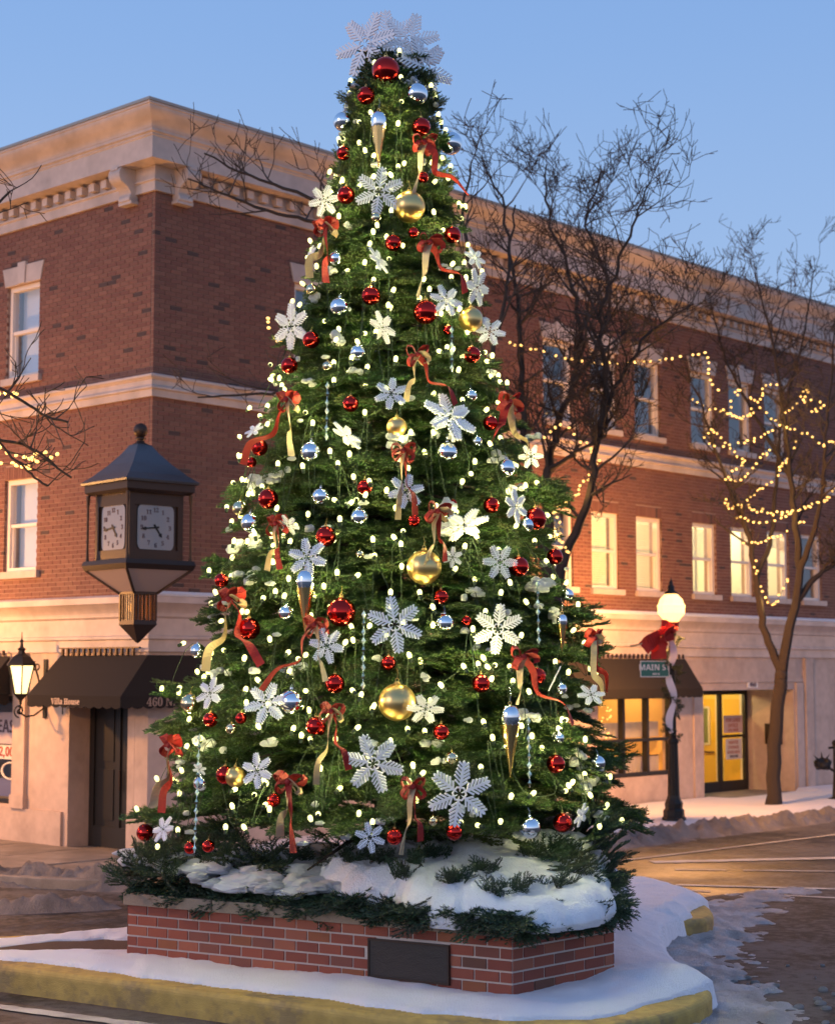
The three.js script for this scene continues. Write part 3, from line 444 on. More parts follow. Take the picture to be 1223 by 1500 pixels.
{ // wraps the corner
  const A = place(thing('awning', 'dark brown canvas awning wrapping the corner above the dark doorway', 'awning')), yt = 3.0, yb = 2.42, oL = .68, oR = .24, aL = -1.98, aR = 3.7;
  mesh('canopy', cloth([[[-.1, yt, aL], [-oL, yb, aL], [-oL, yb, oR], [-.1, yt, .1]], [[-.1, yt, .1], [-oL, yb, oR], [aR, yb, oR], [aR, yt, .1]], [[-.1, yt, aL], [-.08, yb, aL], [-oL, yb, aL]], [[aR, yt, .1], [aR, yb, oR], [aR, yb, .08]]]), M.canvas, A);
  const v1 = valance(-aL + oR); v1.rotateY(-Math.PI / 2); v1.translate(-oL + .001, yb, aL); mesh('valance', v1, M.canvas, A);
  const v2 = valance(aR + oL); v2.translate(-oL, yb, oR + .001); mesh('valance', v2, M.canvas, A);
  const v3 = valance(oL - .08); v3.translate(-oL, yb, aL - .003); mesh('valance', v3, M.canvas, A);
  const t1 = text('Villa House', .085); t1.rotateY(-Math.PI / 2); t1.translate(-oL - .012, yb - .085, -1.03); mesh('lettering', t1, M.lettering, A);
  const t2 = text('460 N. Main', .125); t2.translate(.28, yb - .08, oR + .008); mesh('lettering', t2, mat(lin(.32, .22, .17)), A);
  const ties = []; for (let i = 0; i < 14; i++) ties.push(box(-.135, -.1, yt + .0, yt + .1, aL + .06 + i * .13, aL + .1 + i * .13)); ties.push(box(-.14, -.105, yt + .1, yt + .12, aL, -.05)); mesh('tie_rail', G(ties), M.bronze, A);
  mesh('frame', G([tube([V(-.06, yb, aL + .01), V(-oL + .02, yb, aL + .01)], .012), tube([V(-oL + .02, yb, aL), V(-oL + .02, yb, oR - .02), V(aR, yb, oR - .02)], .012), tube([V(-.06, yt - .03, aL + .02), V(-.06, yb - .3, aL + .02)], .01)]), M.iron, A);
}
function awning(side, a0, a1, o, label) {
  const A = place(thing('awning', label, 'awning')), yt = 3.0, yb = 2.42, tr = side === 'left' ? onLeft : (g) => g;
  mesh('canopy', tr(cloth([[[a0, yt, .1], [a0, yb, o], [a1, yb, o], [a1, yt, .1]], [[a0, yt, .1], [a0, yb, .08], [a0, yb, o]], [[a1, yt, .1], [a1, yb, o], [a1, yb, .08]]])), M.canvas, A);
  const v = valance(a1 - a0); v.translate(a0, yb, o); mesh('valance', tr(v), M.canvas, A);
  for (const x of [a0 + .002, a1 - .008]) { const e = valance(o - .1); e.rotateY(-Math.PI / 2); e.translate(x + .006, yb, .1); mesh('valance', tr(e), M.canvas, A); }
  const ties = []; for (let x = a0 + .05; x < a1 - .05; x += .14) ties.push(box(x, x + .04, yt + .005, yt + .09, .1, .13)); mesh('tie_rail', tr(G(ties)), M.bronze, A);
  mesh('frame', tr(tube([V(a0, yb, .08), V(a0 + .02, yb, o - .02), V(a1 - .02, yb, o - .02), V(a1, yb, .08)], .012)), M.iron, A);
}
awning('left', -6.6, -3.3, .62, 'dark brown canvas awning over the display window at the picture edge');
awning('right', 9.6, 13.55, .5, 'dark brown canvas awning over the amber lit shop window');

// ---------------------------------------------------------------- hanging clock at the corner
{
  const T = thing('street_clock', 'dark four-sided street clock with pyramid roof hanging off the building corner', 'clock');
  T.position.set(-3.8, 0, -23.69); T.rotation.y = TURN - .1; T.scale.set(.93, 1, .93);
  const hw = .46, sq = (r, y) => [r * Math.SQRT2, y];
  const pyr = (pts) => { const g = new THREE.LatheGeometry(pts.map(([r, y]) => new THREE.Vector2(r * Math.SQRT2, y)), 4).toNonIndexed(); g.rotateY(Math.PI / 4); g.computeVertexNormals(); return g; };
  mesh('roof', pyr([[.62, 5.3], [.63, 5.33], [.5, 5.43], [.34, 5.58], [.2, 5.74], [.13, 5.84], [.12, 5.86]]), M.verdigris, T);
  mesh('finial', G([lathe([[.1, 5.84], [.12, 5.87], [.06, 5.9], [.05, 5.93], [.09, 5.95], [.05, 5.97]], 12), (() => { const g = new THREE.SphereGeometry(.105, 16, 12); g.translate(0, 6.06, 0); return g; })()]), M.bronze, T);
  mesh('eave', G([pyr([[.0, 5.3], [.58, 5.3], [.58, 5.2], [.53, 5.16], [.0, 5.16]])]), M.bronze, T);
  const posts = []; for (const sx of [-1, 1]) for (const sz of [-1, 1]) posts.push([sx, sz]);
  for (const [sx, sz] of posts) { const g = lathe([[.03, 4.26], [.022, 4.32], [.018, 4.5], [.018, 5.0], [.03, 5.1], [.03, 5.16]], 8); g.translate(sx * .54, 0, sz * .54); mesh('post', g, M.bronze, T); }
  mesh('case', G([box(-hw, hw, 4.26, 4.4, -hw, hw), box(-hw, hw, 5.0, 5.16, -hw, hw), box(-hw + .03, hw - .03, 4.4, 5.0, -hw + .03, hw - .03), ...posts.map(([sx, sz]) => box(Math.min(sx * hw, sx * (hw - .09)), Math.max(sx * hw, sx * (hw - .09)), 4.4, 5.0, Math.min(sz * hw, sz * (hw - .09)), Math.max(sz * hw, sz * (hw - .09))))]), M.bronze, T);
  mesh('base_moulding', pyr([[0, 4.26], [.58, 4.26], [.6, 4.2], [.57, 4.13], [.0, 4.13]]), M.bronze, T);
  const rr = .3, dialS = (() => { const s = new THREE.Shape(), a = .31, r = .11; s.moveTo(-a + r, -a); s.lineTo(a - r, -a); s.quadraticCurveTo(a, -a, a, -a + r); s.lineTo(a, a - r); s.quadraticCurveTo(a, a, a - r, a); s.lineTo(-a + r, a); s.quadraticCurveTo(-a, a, -a, a - r); s.lineTo(-a, -a + r); s.quadraticCurveTo(-a, -a, -a + r, -a); return s; })();
  const dialM = phys(lin(.21, .19, .195), { roughness: .35, clearcoat: 1, clearcoatRoughness: .05 });
  for (let k = 0; k < 4; k++) {
    const rot = (g) => { g.rotateY(k * Math.PI / 2); return g; };
    const dg = new THREE.ExtrudeGeometry(dialS, { depth: .012, bevelEnabled: false, curveSegments: 6 }); dg.translate(0, 4.7, hw - .03); const dial = mesh('dial', rot(dg), dialM, T);
    const nums = []; for (let n = 1; n <= 12; n++) { const a = n / 12 * Math.PI * 2, t = text(String(n), .062, font, .004); t.translate(Math.sin(a) * .24, 4.7 + Math.cos(a) * .24, hw - .017); nums.push(t); } mesh('numerals', rot(G(nums)), M.darkInk, dial);
    const hand = (ang, len, w) => { const s = new THREE.Shape([[-w, -.05], [w, -.05], [w * .7, len * .62], [w * 1.9, len * .7], [0, len], [-w * 1.9, len * .7], [-w * .7, len * .62]].map(([x, y]) => new THREE.Vector2(x, y))); const g = new THREE.ExtrudeGeometry(s, { depth: .004, bevelEnabled: false }); g.rotateZ(-ang); g.translate(0, 4.7, hw - .012 + (len > .2 ? .005 : 0)); return rot(g); };
    mesh('minute_hand', hand(44 / 60 * 2 * Math.PI, .26, .013), M.iron, dial); mesh('hour_hand', hand((4 + 44 / 60) / 12 * 2 * Math.PI, .17, .015), M.iron, dial);
  }
  mesh('taper', pyr([[.54, 4.13], [.2, 3.84], [.0, 3.84]]), mat(lin(.4, .3, .27), { roughness: .5 }), T);
  for (const [sx, sz] of posts) mesh('taper_rib', tube([V(sx * .555, 4.14, sz * .555), V(sx * .2, 3.83, sz * .2)], .022, 5), M.bronze, T);
  mesh('lantern_frame', G([pyr([[0, 3.86], [.205, 3.86], [.205, 3.81], [0, 3.81]]), pyr([[0, 3.46], [.19, 3.46], [.2, 3.4], [.1, 3.27], [.02, 3.16], [0, 3.15]]), ...posts.map(([sx, sz]) => box(sx * .185 - .015, sx * .185 + .015, 3.45, 3.82, sz * .185 - .015, sz * .185 + .015))]), M.bronze, T);
  const bars = []; for (let k = 0; k < 4; k++) for (let i = -2; i <= 2; i++) { const g = box(i * .062 - .007, i * .062 + .007, 3.46, 3.82, .178, .19); g.rotateY(k * Math.PI / 2); bars.push(g); } mesh('lantern_bars', G(bars), M.bronze, T);
  const amber = phys(lin(.32, .22, .14), { transmission: 1, thickness: 0, roughness: .15 }); const gl = []; for (let k = 0; k < 4; k++) { const g = new THREE.PlaneGeometry(.34, .36); g.translate(0, 3.64, .165); g.rotateY(k * Math.PI / 2); gl.push(g); } mesh('lantern_glass', G(gl), amber, T);
  { const g = new THREE.SphereGeometry(.03, 10, 8); g.scale(1, 2, 1); g.translate(-.11, 3.63, -.03); mesh('bulb', g, M.bulbAmber, T); const l = new THREE.PointLight(lin(1, .6, .2), .1, 0, 2); l.position.set(-.11, 3.63, -.03); T.add(l); }
  mesh('bracket', G([tube([V(.3, 4.85, -.3), V(.98, 4.85, -.98)], .03, 8), tube([V(.3, 5.1, -.3), V(.98, 5.1, -.98)], .02, 8), tube([V(.5, 4.2, -.5), V(.98, 4.5, -.98)], .02, 8)]), M.iron, T);
}

// ---------------------------------------------------------------- wall lantern beside the awning
{
  const T = place(thing('wall_lantern', 'lit black iron wall lantern on scrolled bracket left of the corner awning', 'lantern'));
  const a = -2.47, o = .46, at = (x, y, z) => { const q = V(a + x, y, o + z).applyMatrix4(LEFT); return q; };
  const put = (g) => { g.applyMatrix4(new THREE.Matrix4().makeTranslation(a, 0, o)); return onLeft(g); };
  mesh('glass', put(lathe([[.1, 2.42], [.2, 2.86]], 6, true)), M.lanternGlow, T);
  const cage = []; for (let k = 0; k < 6; k++) { const q = k / 6 * Math.PI * 2, c = Math.sin(q), s = Math.cos(q); cage.push(tube([V(c * .105, 2.42, s * .105), V(c * .21, 2.87, s * .21)], .011, 5)); } mesh('cage', put(G(cage)), M.iron, T);
  mesh('cap', put(lathe([[.24, 2.85], [.235, 2.88], [.15, 2.98], [.07, 3.03], [.05, 3.08], [.075, 3.1], [.03, 3.13], [.02, 3.2], [.035, 3.22], [.012, 3.25], [.004, 3.36], [0, 3.36]], 6, true)), M.iron, T);
  mesh('foot', put(lathe([[.0, 2.25], [.02, 2.27], [.03, 2.33], [.1, 2.4], [.115, 2.43], [0, 2.43]], 6, true)), M.iron, T);
  const spiral = (cx, cy, r0, turns, dir, start) => { const p = []; for (let i = 0; i <= 30; i++) { const t = i / 30, an = start + dir * t * turns * 2 * Math.PI, r = r0 * (1 - .8 * t); p.push(V(0, cy + Math.sin(an) * r, cx + Math.cos(an) * r)); } return p; };
  mesh('bracket', put(G([tube([V(0, 2.27, 0), V(0, 2.15, .02), V(0, 2.08, -.1), V(0, 2.1, -.25), V(0, 2.2, -.42)], .014, 6), tube(spiral(.02, 2.17, .1, 1.4, 1, -1.5), .012, 6), tube([V(0, 2.2, -.42), V(0, 2.5, -.36), V(0, 2.7, -.3), V(0, 2.86, -.24)], .013, 6), tube(spiral(-.28, 2.84, .08, 1.3, -1, 1.2), .011, 6), tube(spiral(-.3, 2.42, .07, 1.3, 1, -1), .011, 6), box(-.04, .04, 2.05, 2.95, -.455, -.43)])), M.iron, T);
  const l = new THREE.PointLight(lin(1, .6, .18), 17, 0, 2); l.position.copy(at(0, 2.66, 0)); l.shadow.radius = 4; l.castShadow = true; T.add(l);
}

// ---------------------------------------------------------------- street lamps (one in view, two beyond the frame whose light falls on the scene)
function streetLamp(x, z, label, power) {
  const T = thing('street_lamp', label, 'street lamp', 'acorn street lamps on the pavements'); T.position.set(x, .15, z);
  mesh('base', lathe([[.21, 0], [.21, .1], [.185, .12], [.185, .22], [.15, .26], [.16, .34], [.12, .42], [.105, .48], [.0, .48]], 8, true), M.iron, T);
  const flutes = []; for (let k = 0; k < 8; k++) { const q = k / 8 * Math.PI * 2; flutes.push(tube([V(Math.sin(q) * .095, .46, Math.cos(q) * .095), V(Math.sin(q) * .075, 1.35, Math.cos(q) * .075)], .012, 4)); }
  mesh('pole', G([lathe([[.1, .46], [.08, 1.36], [.1, 1.38], [.1, 1.42], [.062, 1.46], [.05, 3.2], [.085, 3.24], [.085, 3.28], [.05, 3.3], [.07, 3.42], [.1, 3.47], [0, 3.47]], 14), ...flutes]), M.iron, T);
  mesh('globe', lathe([[0, 3.47], [.12, 3.475], [.235, 3.62], [.24, 3.74], [.235, 3.745], [.2, 3.86], [.11, 3.95], [0, 3.955]], 8, true), M.lampGlow, T);
  mesh('globe_band', lathe([[.232, 3.72], [.248, 3.735], [.248, 3.755], [.232, 3.77]], 8, true), M.lampGlow, T);
  mesh('finial', lathe([[.12, 3.95], [.125, 3.97], [.06, 4.02], [.06, 4.09], [.03, 4.12], [.035, 4.16], [.012, 4.2], [0, 4.26]], 10), M.iron, T);
  const l = new THREE.PointLight(lin(1, .44, .12), power, 0, 2); l.position.set(0, 3.7, 0); l.shadow.radius = 8; l.castShadow = true; T.add(l);
  return T;
}
const lamp = streetLamp(4.42, -30.35, 'lit octagonal street lamp with red bow on the snowy pavement', 140);
streetLamp(-9.34, -25.9, 'lit street lamp on the left pavement beyond the picture edge', 125);
streetLamp(-8.4, -17.2, 'lit street lamp across the road beyond the left picture edge', 105);
streetLamp(17, -43.9, 'lit street lamp far along the right pavement beyond the frame', 60);
streetLamp(11, -21, 'lit street lamp across the road beyond the right picture edge', 45);
{ // bow, white ribbon and garland on the lamp, street sign
  const bow = thing('ribbon_bow', 'big red bow blowing to the left below the street lamp globe', 'bow'); bow.position.set(4.42, 3.47, -30.25);
  const s = () => V(.1, 1, .2), c = (p, n = 16) => curve(p, n);
  mesh('loop', ribbon(c([V(0, 0, .08), V(-.14, .12, .16), V(-.2, .1, .1), V(-.12, .02, .02), V(0, 0, .06)]), .12, s), M.velvet, bow); mesh('loop', ribbon(c([V(0, 0, .08), V(.06, .1, .14), V(.09, .08, .1), V(.06, .02, .02), V(0, 0, .06)]), .08, s), M.velvet, bow);
  mesh('tail', ribbon(c([V(0, -.02, .08), V(-.14, -.08, .14), V(-.24, -.24, .1), V(-.26, -.5, .12)]), .3, () => V(.5, .6, .3)), M.velvet, bow); mesh('tail', ribbon(c([V(0, -.04, .08), V(-.2, -.1, .1), V(-.4, -.2, .16), V(-.52, -.32, .1)]), .26, () => V(.2, 1, .1)), M.velvet, bow);
  mesh('knot', (() => { const g = new THREE.SphereGeometry(.06, 10, 8); g.translate(0, 0, .1); return g; })(), M.velvet, bow);
  mesh('streamer', ribbon(c([V(-.1, -.06, .1), V(-.4, -.2, .1), V(-.75, -.28, .05)]), .035, s), M.goldCloth, bow);
  const wrap = thing('pole_ribbon', 'white ribbon wound down the street lamp pole', 'ribbon'); wrap.position.set(4.42, .15, -30.35);
  const pts = []; for (let i = 0; i <= 70; i++) { const t = i / 70, q = -.35 + .55 * Math.sin(t * 12.5); pts.push(V(Math.sin(q) * .09, 3.15 - t * 1.6, Math.cos(q) * .09)); } mesh('band', ribbon(pts, (t) => .07 + .06 * Math.abs(Math.sin(t * 9.4)), () => V(1, 0, .35)), mat(lin(.66, .6, .66), { roughness: .8 }), wrap);
  const sign = thing('street_sign', 'small green street sign with white lettering on the lamp pole', 'sign'); sign.position.set(4.12, 2.8, -30.22); sign.rotation.y = .15;
  mesh('plate', box(-.28, .24, -.14, .14, -.006, .006), mat(lin(.01, .13, .1), { roughness: .4 }), sign); mesh('border', G([box(-.28, .24, .125, .14, .006, .009), box(-.28, .24, -.14, -.125, .006, .009), box(-.28, -.265, -.125, .125, .006, .009), box(.225, .24, -.125, .125, .006, .009)]), M.paper, sign);
  const t = text('MAIN ST', .1, fontSans); t.translate(-.02, .03, .006); mesh('lettering', t, M.paper, sign); const t2 = text('400 N', .035, fontSans); t2.translate(0, -.085, .006); mesh('lettering', t2, M.paper, sign); mesh('clamp', box(.24, .28, -.1, .1, -.02, .02), M.iron, sign);
}

// ---------------------------------------------------------------- the brick planter
const planter = thing('brick_planter', 'low red brick planter with stone cap and dark plaque under the Christmas tree', 'planter');
{
  const inset = (d) => PL.map(([x, z], i) => { const a = PL[(i + PL.length - 1) % PL.length], b = PL[(i + 1) % PL.length]; const e = (p, q) => { const l = Math.hypot(q[0] - p[0], q[1] - p[1]); return [(q[0] - p[0]) / l, (q[1] - p[1]) / l]; }; const u = e(a, [x, z]), v = e([x, z], b), n1 = [-u[1], u[0]], n2 = [-v[1], v[0]], k = 1 + n1[0] * n2[0] + n1[1] * n2[1]; const s = inside(PL, x + (n1[0] + n2[0]) * .01, z + (n1[1] + n2[1]) * .01) > 0 ? 1 : -1; return [x + s * d * (n1[0] + n2[0]) / k, z + s * d * (n1[1] + n2[1]) / k]; });
  mesh('core', prism(inset(.007), .1, .735), M.mortar, planter);
  const tones = brickTones([[.33, .085, .05], [.27, .07, .045], [.38, .115, .065], [.24, .08, .055], [.31, .1, .045], [.17, .07, .045]]), r = rng(64);
  const ch = .0905, joint = .0165;
  const rear = [], edges = [[4, 0, 17], [0, 1, 5], [1, 2, 12], [2, 3, 13], [3, 4, 9]];
  for (const [i, j, n] of edges) {
    const [x0, z0] = PL[i], [x1, z1] = PL[j], L = Math.hypot(x1 - x0, z1 - z0), w = L / n, ang = Math.atan2(-(z1 - z0), x1 - x0);
    const full = new THREE.BoxGeometry(w - joint, ch - joint, .06), half = new THREE.BoxGeometry(w / 2 - joint, ch - joint, .06);
    for (let k = -2; k < 5; k++) for (let b = 0; b <= n; b++) {
      const odd = (k + 6) % 2, isHalf = odd && (b === 0 || b === n); if (!odd && b === n) continue;
      const s = odd ? (b === 0 ? w / 4 : b === n ? L - w / 4 : b * w) : (b + .5) * w, y = .735 - (4 - k) * ch - ch / 2;
      if (i === 4 && s > L * .665 && s < L * .85 && y > .33 && y < .62) continue;
      if (i > 0 && i < 4 && k < 0) continue;
      if (i === 2) { const g = (isHalf ? half : full).clone(); g.translate(0, 0, -.027); g.rotateY(ang); g.translate(x0 + (x1 - x0) * s / L, y, z0 + (z1 - z0) * s / L); rear.push(g); continue; }
      const m = mesh('brick', isHalf ? half : full, tones[Math.floor(r() * r() * 6)], planter);
      m.position.set(x0 + (x1 - x0) * s / L, y, z0 + (z1 - z0) * s / L); m.rotation.y = ang; m.translateZ(-.027 + R(-.003, .003, r)); m.rotation.z = 0;
    }
  }
  mesh('rear_brickwork', G(rear), tones[1], planter).userData.kind = 'stuff';
  // stone cap in lengths
  const outer = inset(-.035), inner = inset(.26), capM = [lin(.36, .27, .2), lin(.33, .25, .19), lin(.39, .3, .22)].map((c) => mat(c, { map: concreteTex, roughness: .8, bumpMap: stuccoBump, bumpScale: .004 }));
  for (const [i, j, nb] of edges) { const n = Math.max(1, Math.round(nb / 4)); for (let k = 0; k < n; k++) { const f = (p, q, t) => [p[0] + (q[0] - p[0]) * t, p[1] + (q[1] - p[1]) * t], t0 = k / n + (k ? .002 : 0), t1 = (k + 1) / n - (k < n - 1 ? .002 : 0); mesh('cap_stone', prism([f(outer[i], outer[j], t0), f(outer[i], outer[j], t1), f(inner[i], inner[j], t1), f(inner[i], inner[j], t0)], .738, .832, .008), capM[(k + i) % 3], planter); } }
  mesh('soil', prism(inset(.2), .5, .79), mat(lin(.05, .035, .025)), planter);
  // plaque
  const [x0, z0] = PL[4], [x1, z1] = PL[0], t = .757, ang = Math.atan2(-(z1 - z0), x1 - x0); const pq = new THREE.Group(); pq.name = 'plaque'; pq.position.set(x0 + (x1 - x0) * t, .475, z0 + (z1 - z0) * t); pq.rotation.y = ang; planter.add(pq);
  mesh('plate', box(-.36, .36, -.14, .14, -.02, .022), mat(lin(.035, .028, .026), { roughness: .5, metalness: .4, bumpMap: grit, bumpScale: .004 }), pq); mesh('rim', G([box(-.375, .375, .14, .155, -.02, .03), box(-.375, .375, -.155, -.14, -.02, .03), box(-.375, -.36, -.14, .14, -.02, .03), box(.36, .375, -.14, .14, -.02, .03)]), M.bronze, pq);
}

// ---------------------------------------------------------------- fir twigs: the tree's foliage and the boughs in the planter
function sprig(seed, len, pairs, needle, spacing) {
  const r = rng(seed), pos = [], nor = [];
  const tri = (a, b, c) => { const n = b.clone().sub(a).cross(c.clone().sub(a)).normalize(); for (const q of [a, b, c]) { pos.push(q.x, q.y, q.z); nor.push(n.x, n.y, n.z); } };
  const twig = (o, d, L, w) => {
    const side = d.clone().cross(V(0, 1, 0)).normalize(), up = side.clone().cross(d).normalize(), n = Math.ceil(L / spacing);
    for (let k = 0; k < 3; k++) { const a = k / 3 * 6.283, b = (k + 1) / 3 * 6.283, p = (q, e, s) => o.clone().addScaledVector(d, e).addScaledVector(side, Math.cos(q) * s).addScaledVector(up, Math.sin(q) * s); tri(p(a, 0, w), p(b, 0, w), p(a, L, w * .4)); tri(p(b, 0, w), p(b, L, w * .4), p(a, L, w * .4)); }
    for (let i = 0; i < n; i++) for (let k = 0; k < 3; k++) {
      const q = R(-.5, Math.PI + .5, r), t = (i + r()) / n * L, dir = d.clone().multiplyScalar(.75).addScaledVector(side, Math.cos(q)).addScaledVector(up, Math.sin(q) * .6).normalize(), b = o.clone().addScaledVector(d, t), l = needle * R(.75, 1.15, r), wd = dir.clone().cross(V(r() - .5, r() - .5, r() - .5)).normalize().multiplyScalar(needle * .125);
      tri(b.clone().add(wd), b.clone().sub(wd), b.clone().addScaledVector(dir, l));
    }
  };
  twig(V(0, 0, 0), V(1, 0, 0), len, .004);
  for (let i = 0; i < pairs; i++) for (const s of [-1, 1]) { const t = (.15 + .68 * (i + R(-.2, .2, r) + .3) / pairs) * len, L = len * (.62 - .42 * i / pairs) * R(.8, 1.1, r); twig(V(t, 0, 0), V(.72, R(-.1, .16, r), s * .7).normalize(), L, .0028); }
  const g = new THREE.BufferGeometry(); g.setAttribute('position', new THREE.Float32BufferAttribute(pos, 3)); g.setAttribute('normal', new THREE.Float32BufferAttribute(nor, 3)); return g;
}
const sprigs = [sprig(1, .3, 4, .036, .0115), sprig(2, .26, 3, .038, .0115), sprig(3, .34, 4, .035, .012)];
function scatter(list, name, parent, label, category) {      // list of [position, direction, roll, scale, colour]
  sprigs.forEach((g, k) => {
    const L = list.filter((_, i) => i % sprigs.length === k), im = new THREE.InstancedMesh(g, M.needle, L.length), m = new THREE.Matrix4();
    L.forEach(([p, d, roll, s, c], i) => { const x = d.clone().normalize(), z = x.clone().cross(V(0, 1, 0)); if (z.lengthSq() < 1e-4) z.set(0, 0, 1); z.normalize(); const y = z.clone().cross(x); m.makeBasis(x, y, z); m.multiply(new THREE.Matrix4().makeRotationX(roll)); m.scale(V(s, s, s)); m.setPosition(p); im.setMatrixAt(i, m); im.setColorAt(i, c); });
    im.name = parent ? name : numbered(name); im.userData.kind = 'stuff'; im.castShadow = im.receiveShadow = true; if (label && !parent) { im.userData.label = label; im.userData.category = category; } (parent || scene).add(im);
  });
}
const green = (r) => { const k = r(); return lin(.046 + .03 * k, .09 + .045 * r(), .02 + .013 * r()); };

const AX = -.251, AZ = -16.2;
const PROF = [[0.865, 2.349], [1.423, 2.268], [2.046, 2.143], [2.674, 1.992], [3.306, 1.836], [3.943, 1.641], [4.584, 1.491], [5.23, 1.24], [5.88, 1.034], [6.535, 0.846], [7.195, 0.689], [7.86, 0.551], [8.395, 0.401], [8.731, 0.188], [8.933, 0.05]];
const radius = (y) => { let k = 0; while (k < PROF.length - 2 && PROF[k + 1][0] < y) k++; const [a, b] = PROF[k], [c, d] = PROF[k + 1], t = Math.max(0, Math.min(1, (y - a) / (c - a))); return b + (d - b) * t; };
const onTree = (y, az, k, extra = 0) => { const q = az * Math.PI / 180, r = k * radius(y) + extra; return V(AX + Math.sin(q) * r, y, AZ + Math.cos(q) * r); };
const outward = (az, up = .25) => V(Math.sin(az * Math.PI / 180), up, Math.cos(az * Math.PI / 180)).normalize();
const xmas = thing('christmas_tree', 'tall decorated Christmas tree standing in the brick planter', 'christmas tree');
{
  mesh('trunk', tube([V(AX, .7, AZ), V(AX, 3, AZ), V(AX, 6, AZ), V(AX, 8.7, AZ)], [.16, .12, .07, .015], 10), M.bark, xmas);
  const r = rng(12), list = [], limbs = [];
  const put = (y, az, k0, len, s) => {
    const q = az * Math.PI / 180, droop = R(-.42, .2, r) + (y > 7.6 ? .5 : 0), yaw = q + R(-.6, .6, r), d = V(Math.sin(yaw), droop, Math.cos(yaw)).normalize(), tip = radius(y) * k0, base = Math.max(.02, tip - .27 * s);
    list.push([V(AX + Math.sin(q) * base, y + R(-.04, .04, r) - droop * .15, AZ + Math.cos(q) * base), d, R(-.5, .5, r), s, green(r)]);
  };
  // a dim inner layer, then some six hundred boughs, each a fan of twigs round its own axis
  for (let i = 0; i < 3600; i++) { let y, R0; do { y = R(1.36, 8.5, r); R0 = radius(y); } while (r() > R0 / 2.35 + .03); put(y, R(-180, 180, r), R(.42, .8, r), 0, R(1, 1.4, r)); }
  let made = 0;
  for (let i = 0; i < 5000 && made < 980; i++) {
    let y, R0; do { y = R(1.42, 8.7, r); R0 = radius(y); } while (r() > R0 / 2.35 + .06);
    made++;
    const az = R(-180, 180, r), q = az / 57.2958, L = R(.5, .8, r) * Math.min(1, .35 + R0 / 1.6), reach = R0 * R(.84, 1.0, r), tilt = (y > 7.4 ? R(.1, .7, r) : R(-.5, .12, r)), yaw = q + R(-.45, .45, r), axis = V(Math.sin(yaw), tilt, Math.cos(yaw)).normalize(), side = axis.clone().cross(V(0, 1, 0)).normalize(), tone = R(.7, 1.25, r);
    const tip = V(AX + Math.sin(q) * reach, y, AZ + Math.cos(q) * reach), root = tip.clone().addScaledVector(axis, -L);
    const n = Math.round(9 + 12 * L);
    for (let k = 0; k < n; k++) { const t = k / n, sd = (k % 2 ? 1 : -1), spread = .95 * (1 - t * .8), d = axis.clone().addScaledVector(side, sd * spread * R(.5, 1, r)).add(V(0, R(-.12, .2, r), 0)).normalize(), c = green(r); c.multiplyScalar(tone); const s = R(.7, 1.05, r) * (1 - .3 * t); list.push([root.clone().addScaledVector(axis, L * t * .72), d, R(-.4, .4, r), s, c]); }
  }
  // longer boughs that stand out of the outline
  for (const [y, az, k] of [[4.35, 84, 1.13], [4.45, 78, 1.1], [3.25, 80, 1.08], [3.0, 86, 1.06], [4.4, -85, 1.06], [2.6, -84, 1.08], [2.3, -80, 1.07], [1.5, 86, 1.06], [1.45, 82, 1.05], [1.45, -86, 1.08], [5.9, -82, 1.05], [3.7, -88, 1.06], [2.0, 84, 1.06]])
    for (let i = 0; i < 16; i++) put(y + R(-.08, .08, r), az + R(-7, 7, r), k * R(.86, 1.0, r), 0, R(.9, 1.25, r));
  for (let i = 0; i < 70; i++) { const y = R(1, 8.2, r), az = R(0, 360, r), d = outward(az, -.12), L = radius(y) * .85; limbs.push(tube([V(AX, y, AZ), V(AX, y, AZ).addScaledVector(d, L * .5), V(AX, y - .04, AZ).addScaledVector(d, L)], [.03, .02, .008], 5)); }
  mesh('limbs', G(limbs), M.bark, xmas);
  scatter(list, 'foliage', xmas);
}
function blob(x, y, z, w, h, seed) { const g = new THREE.IcosahedronGeometry(1, 3), p = g.attributes.position; for (let k = 0; k < p.count; k++) { const n = V(p.getX(k), p.getY(k), p.getZ(k)), f = .6 + .8 * fbm(n.x * 1.9 + seed, n.y * 1.9, n.z * 1.9 + seed, 3); p.setXYZ(k, x + n.x * f * w, y + Math.max(-.75, n.y) * f * h, z + n.z * f * w); } g.computeVertexNormals(); return g; }

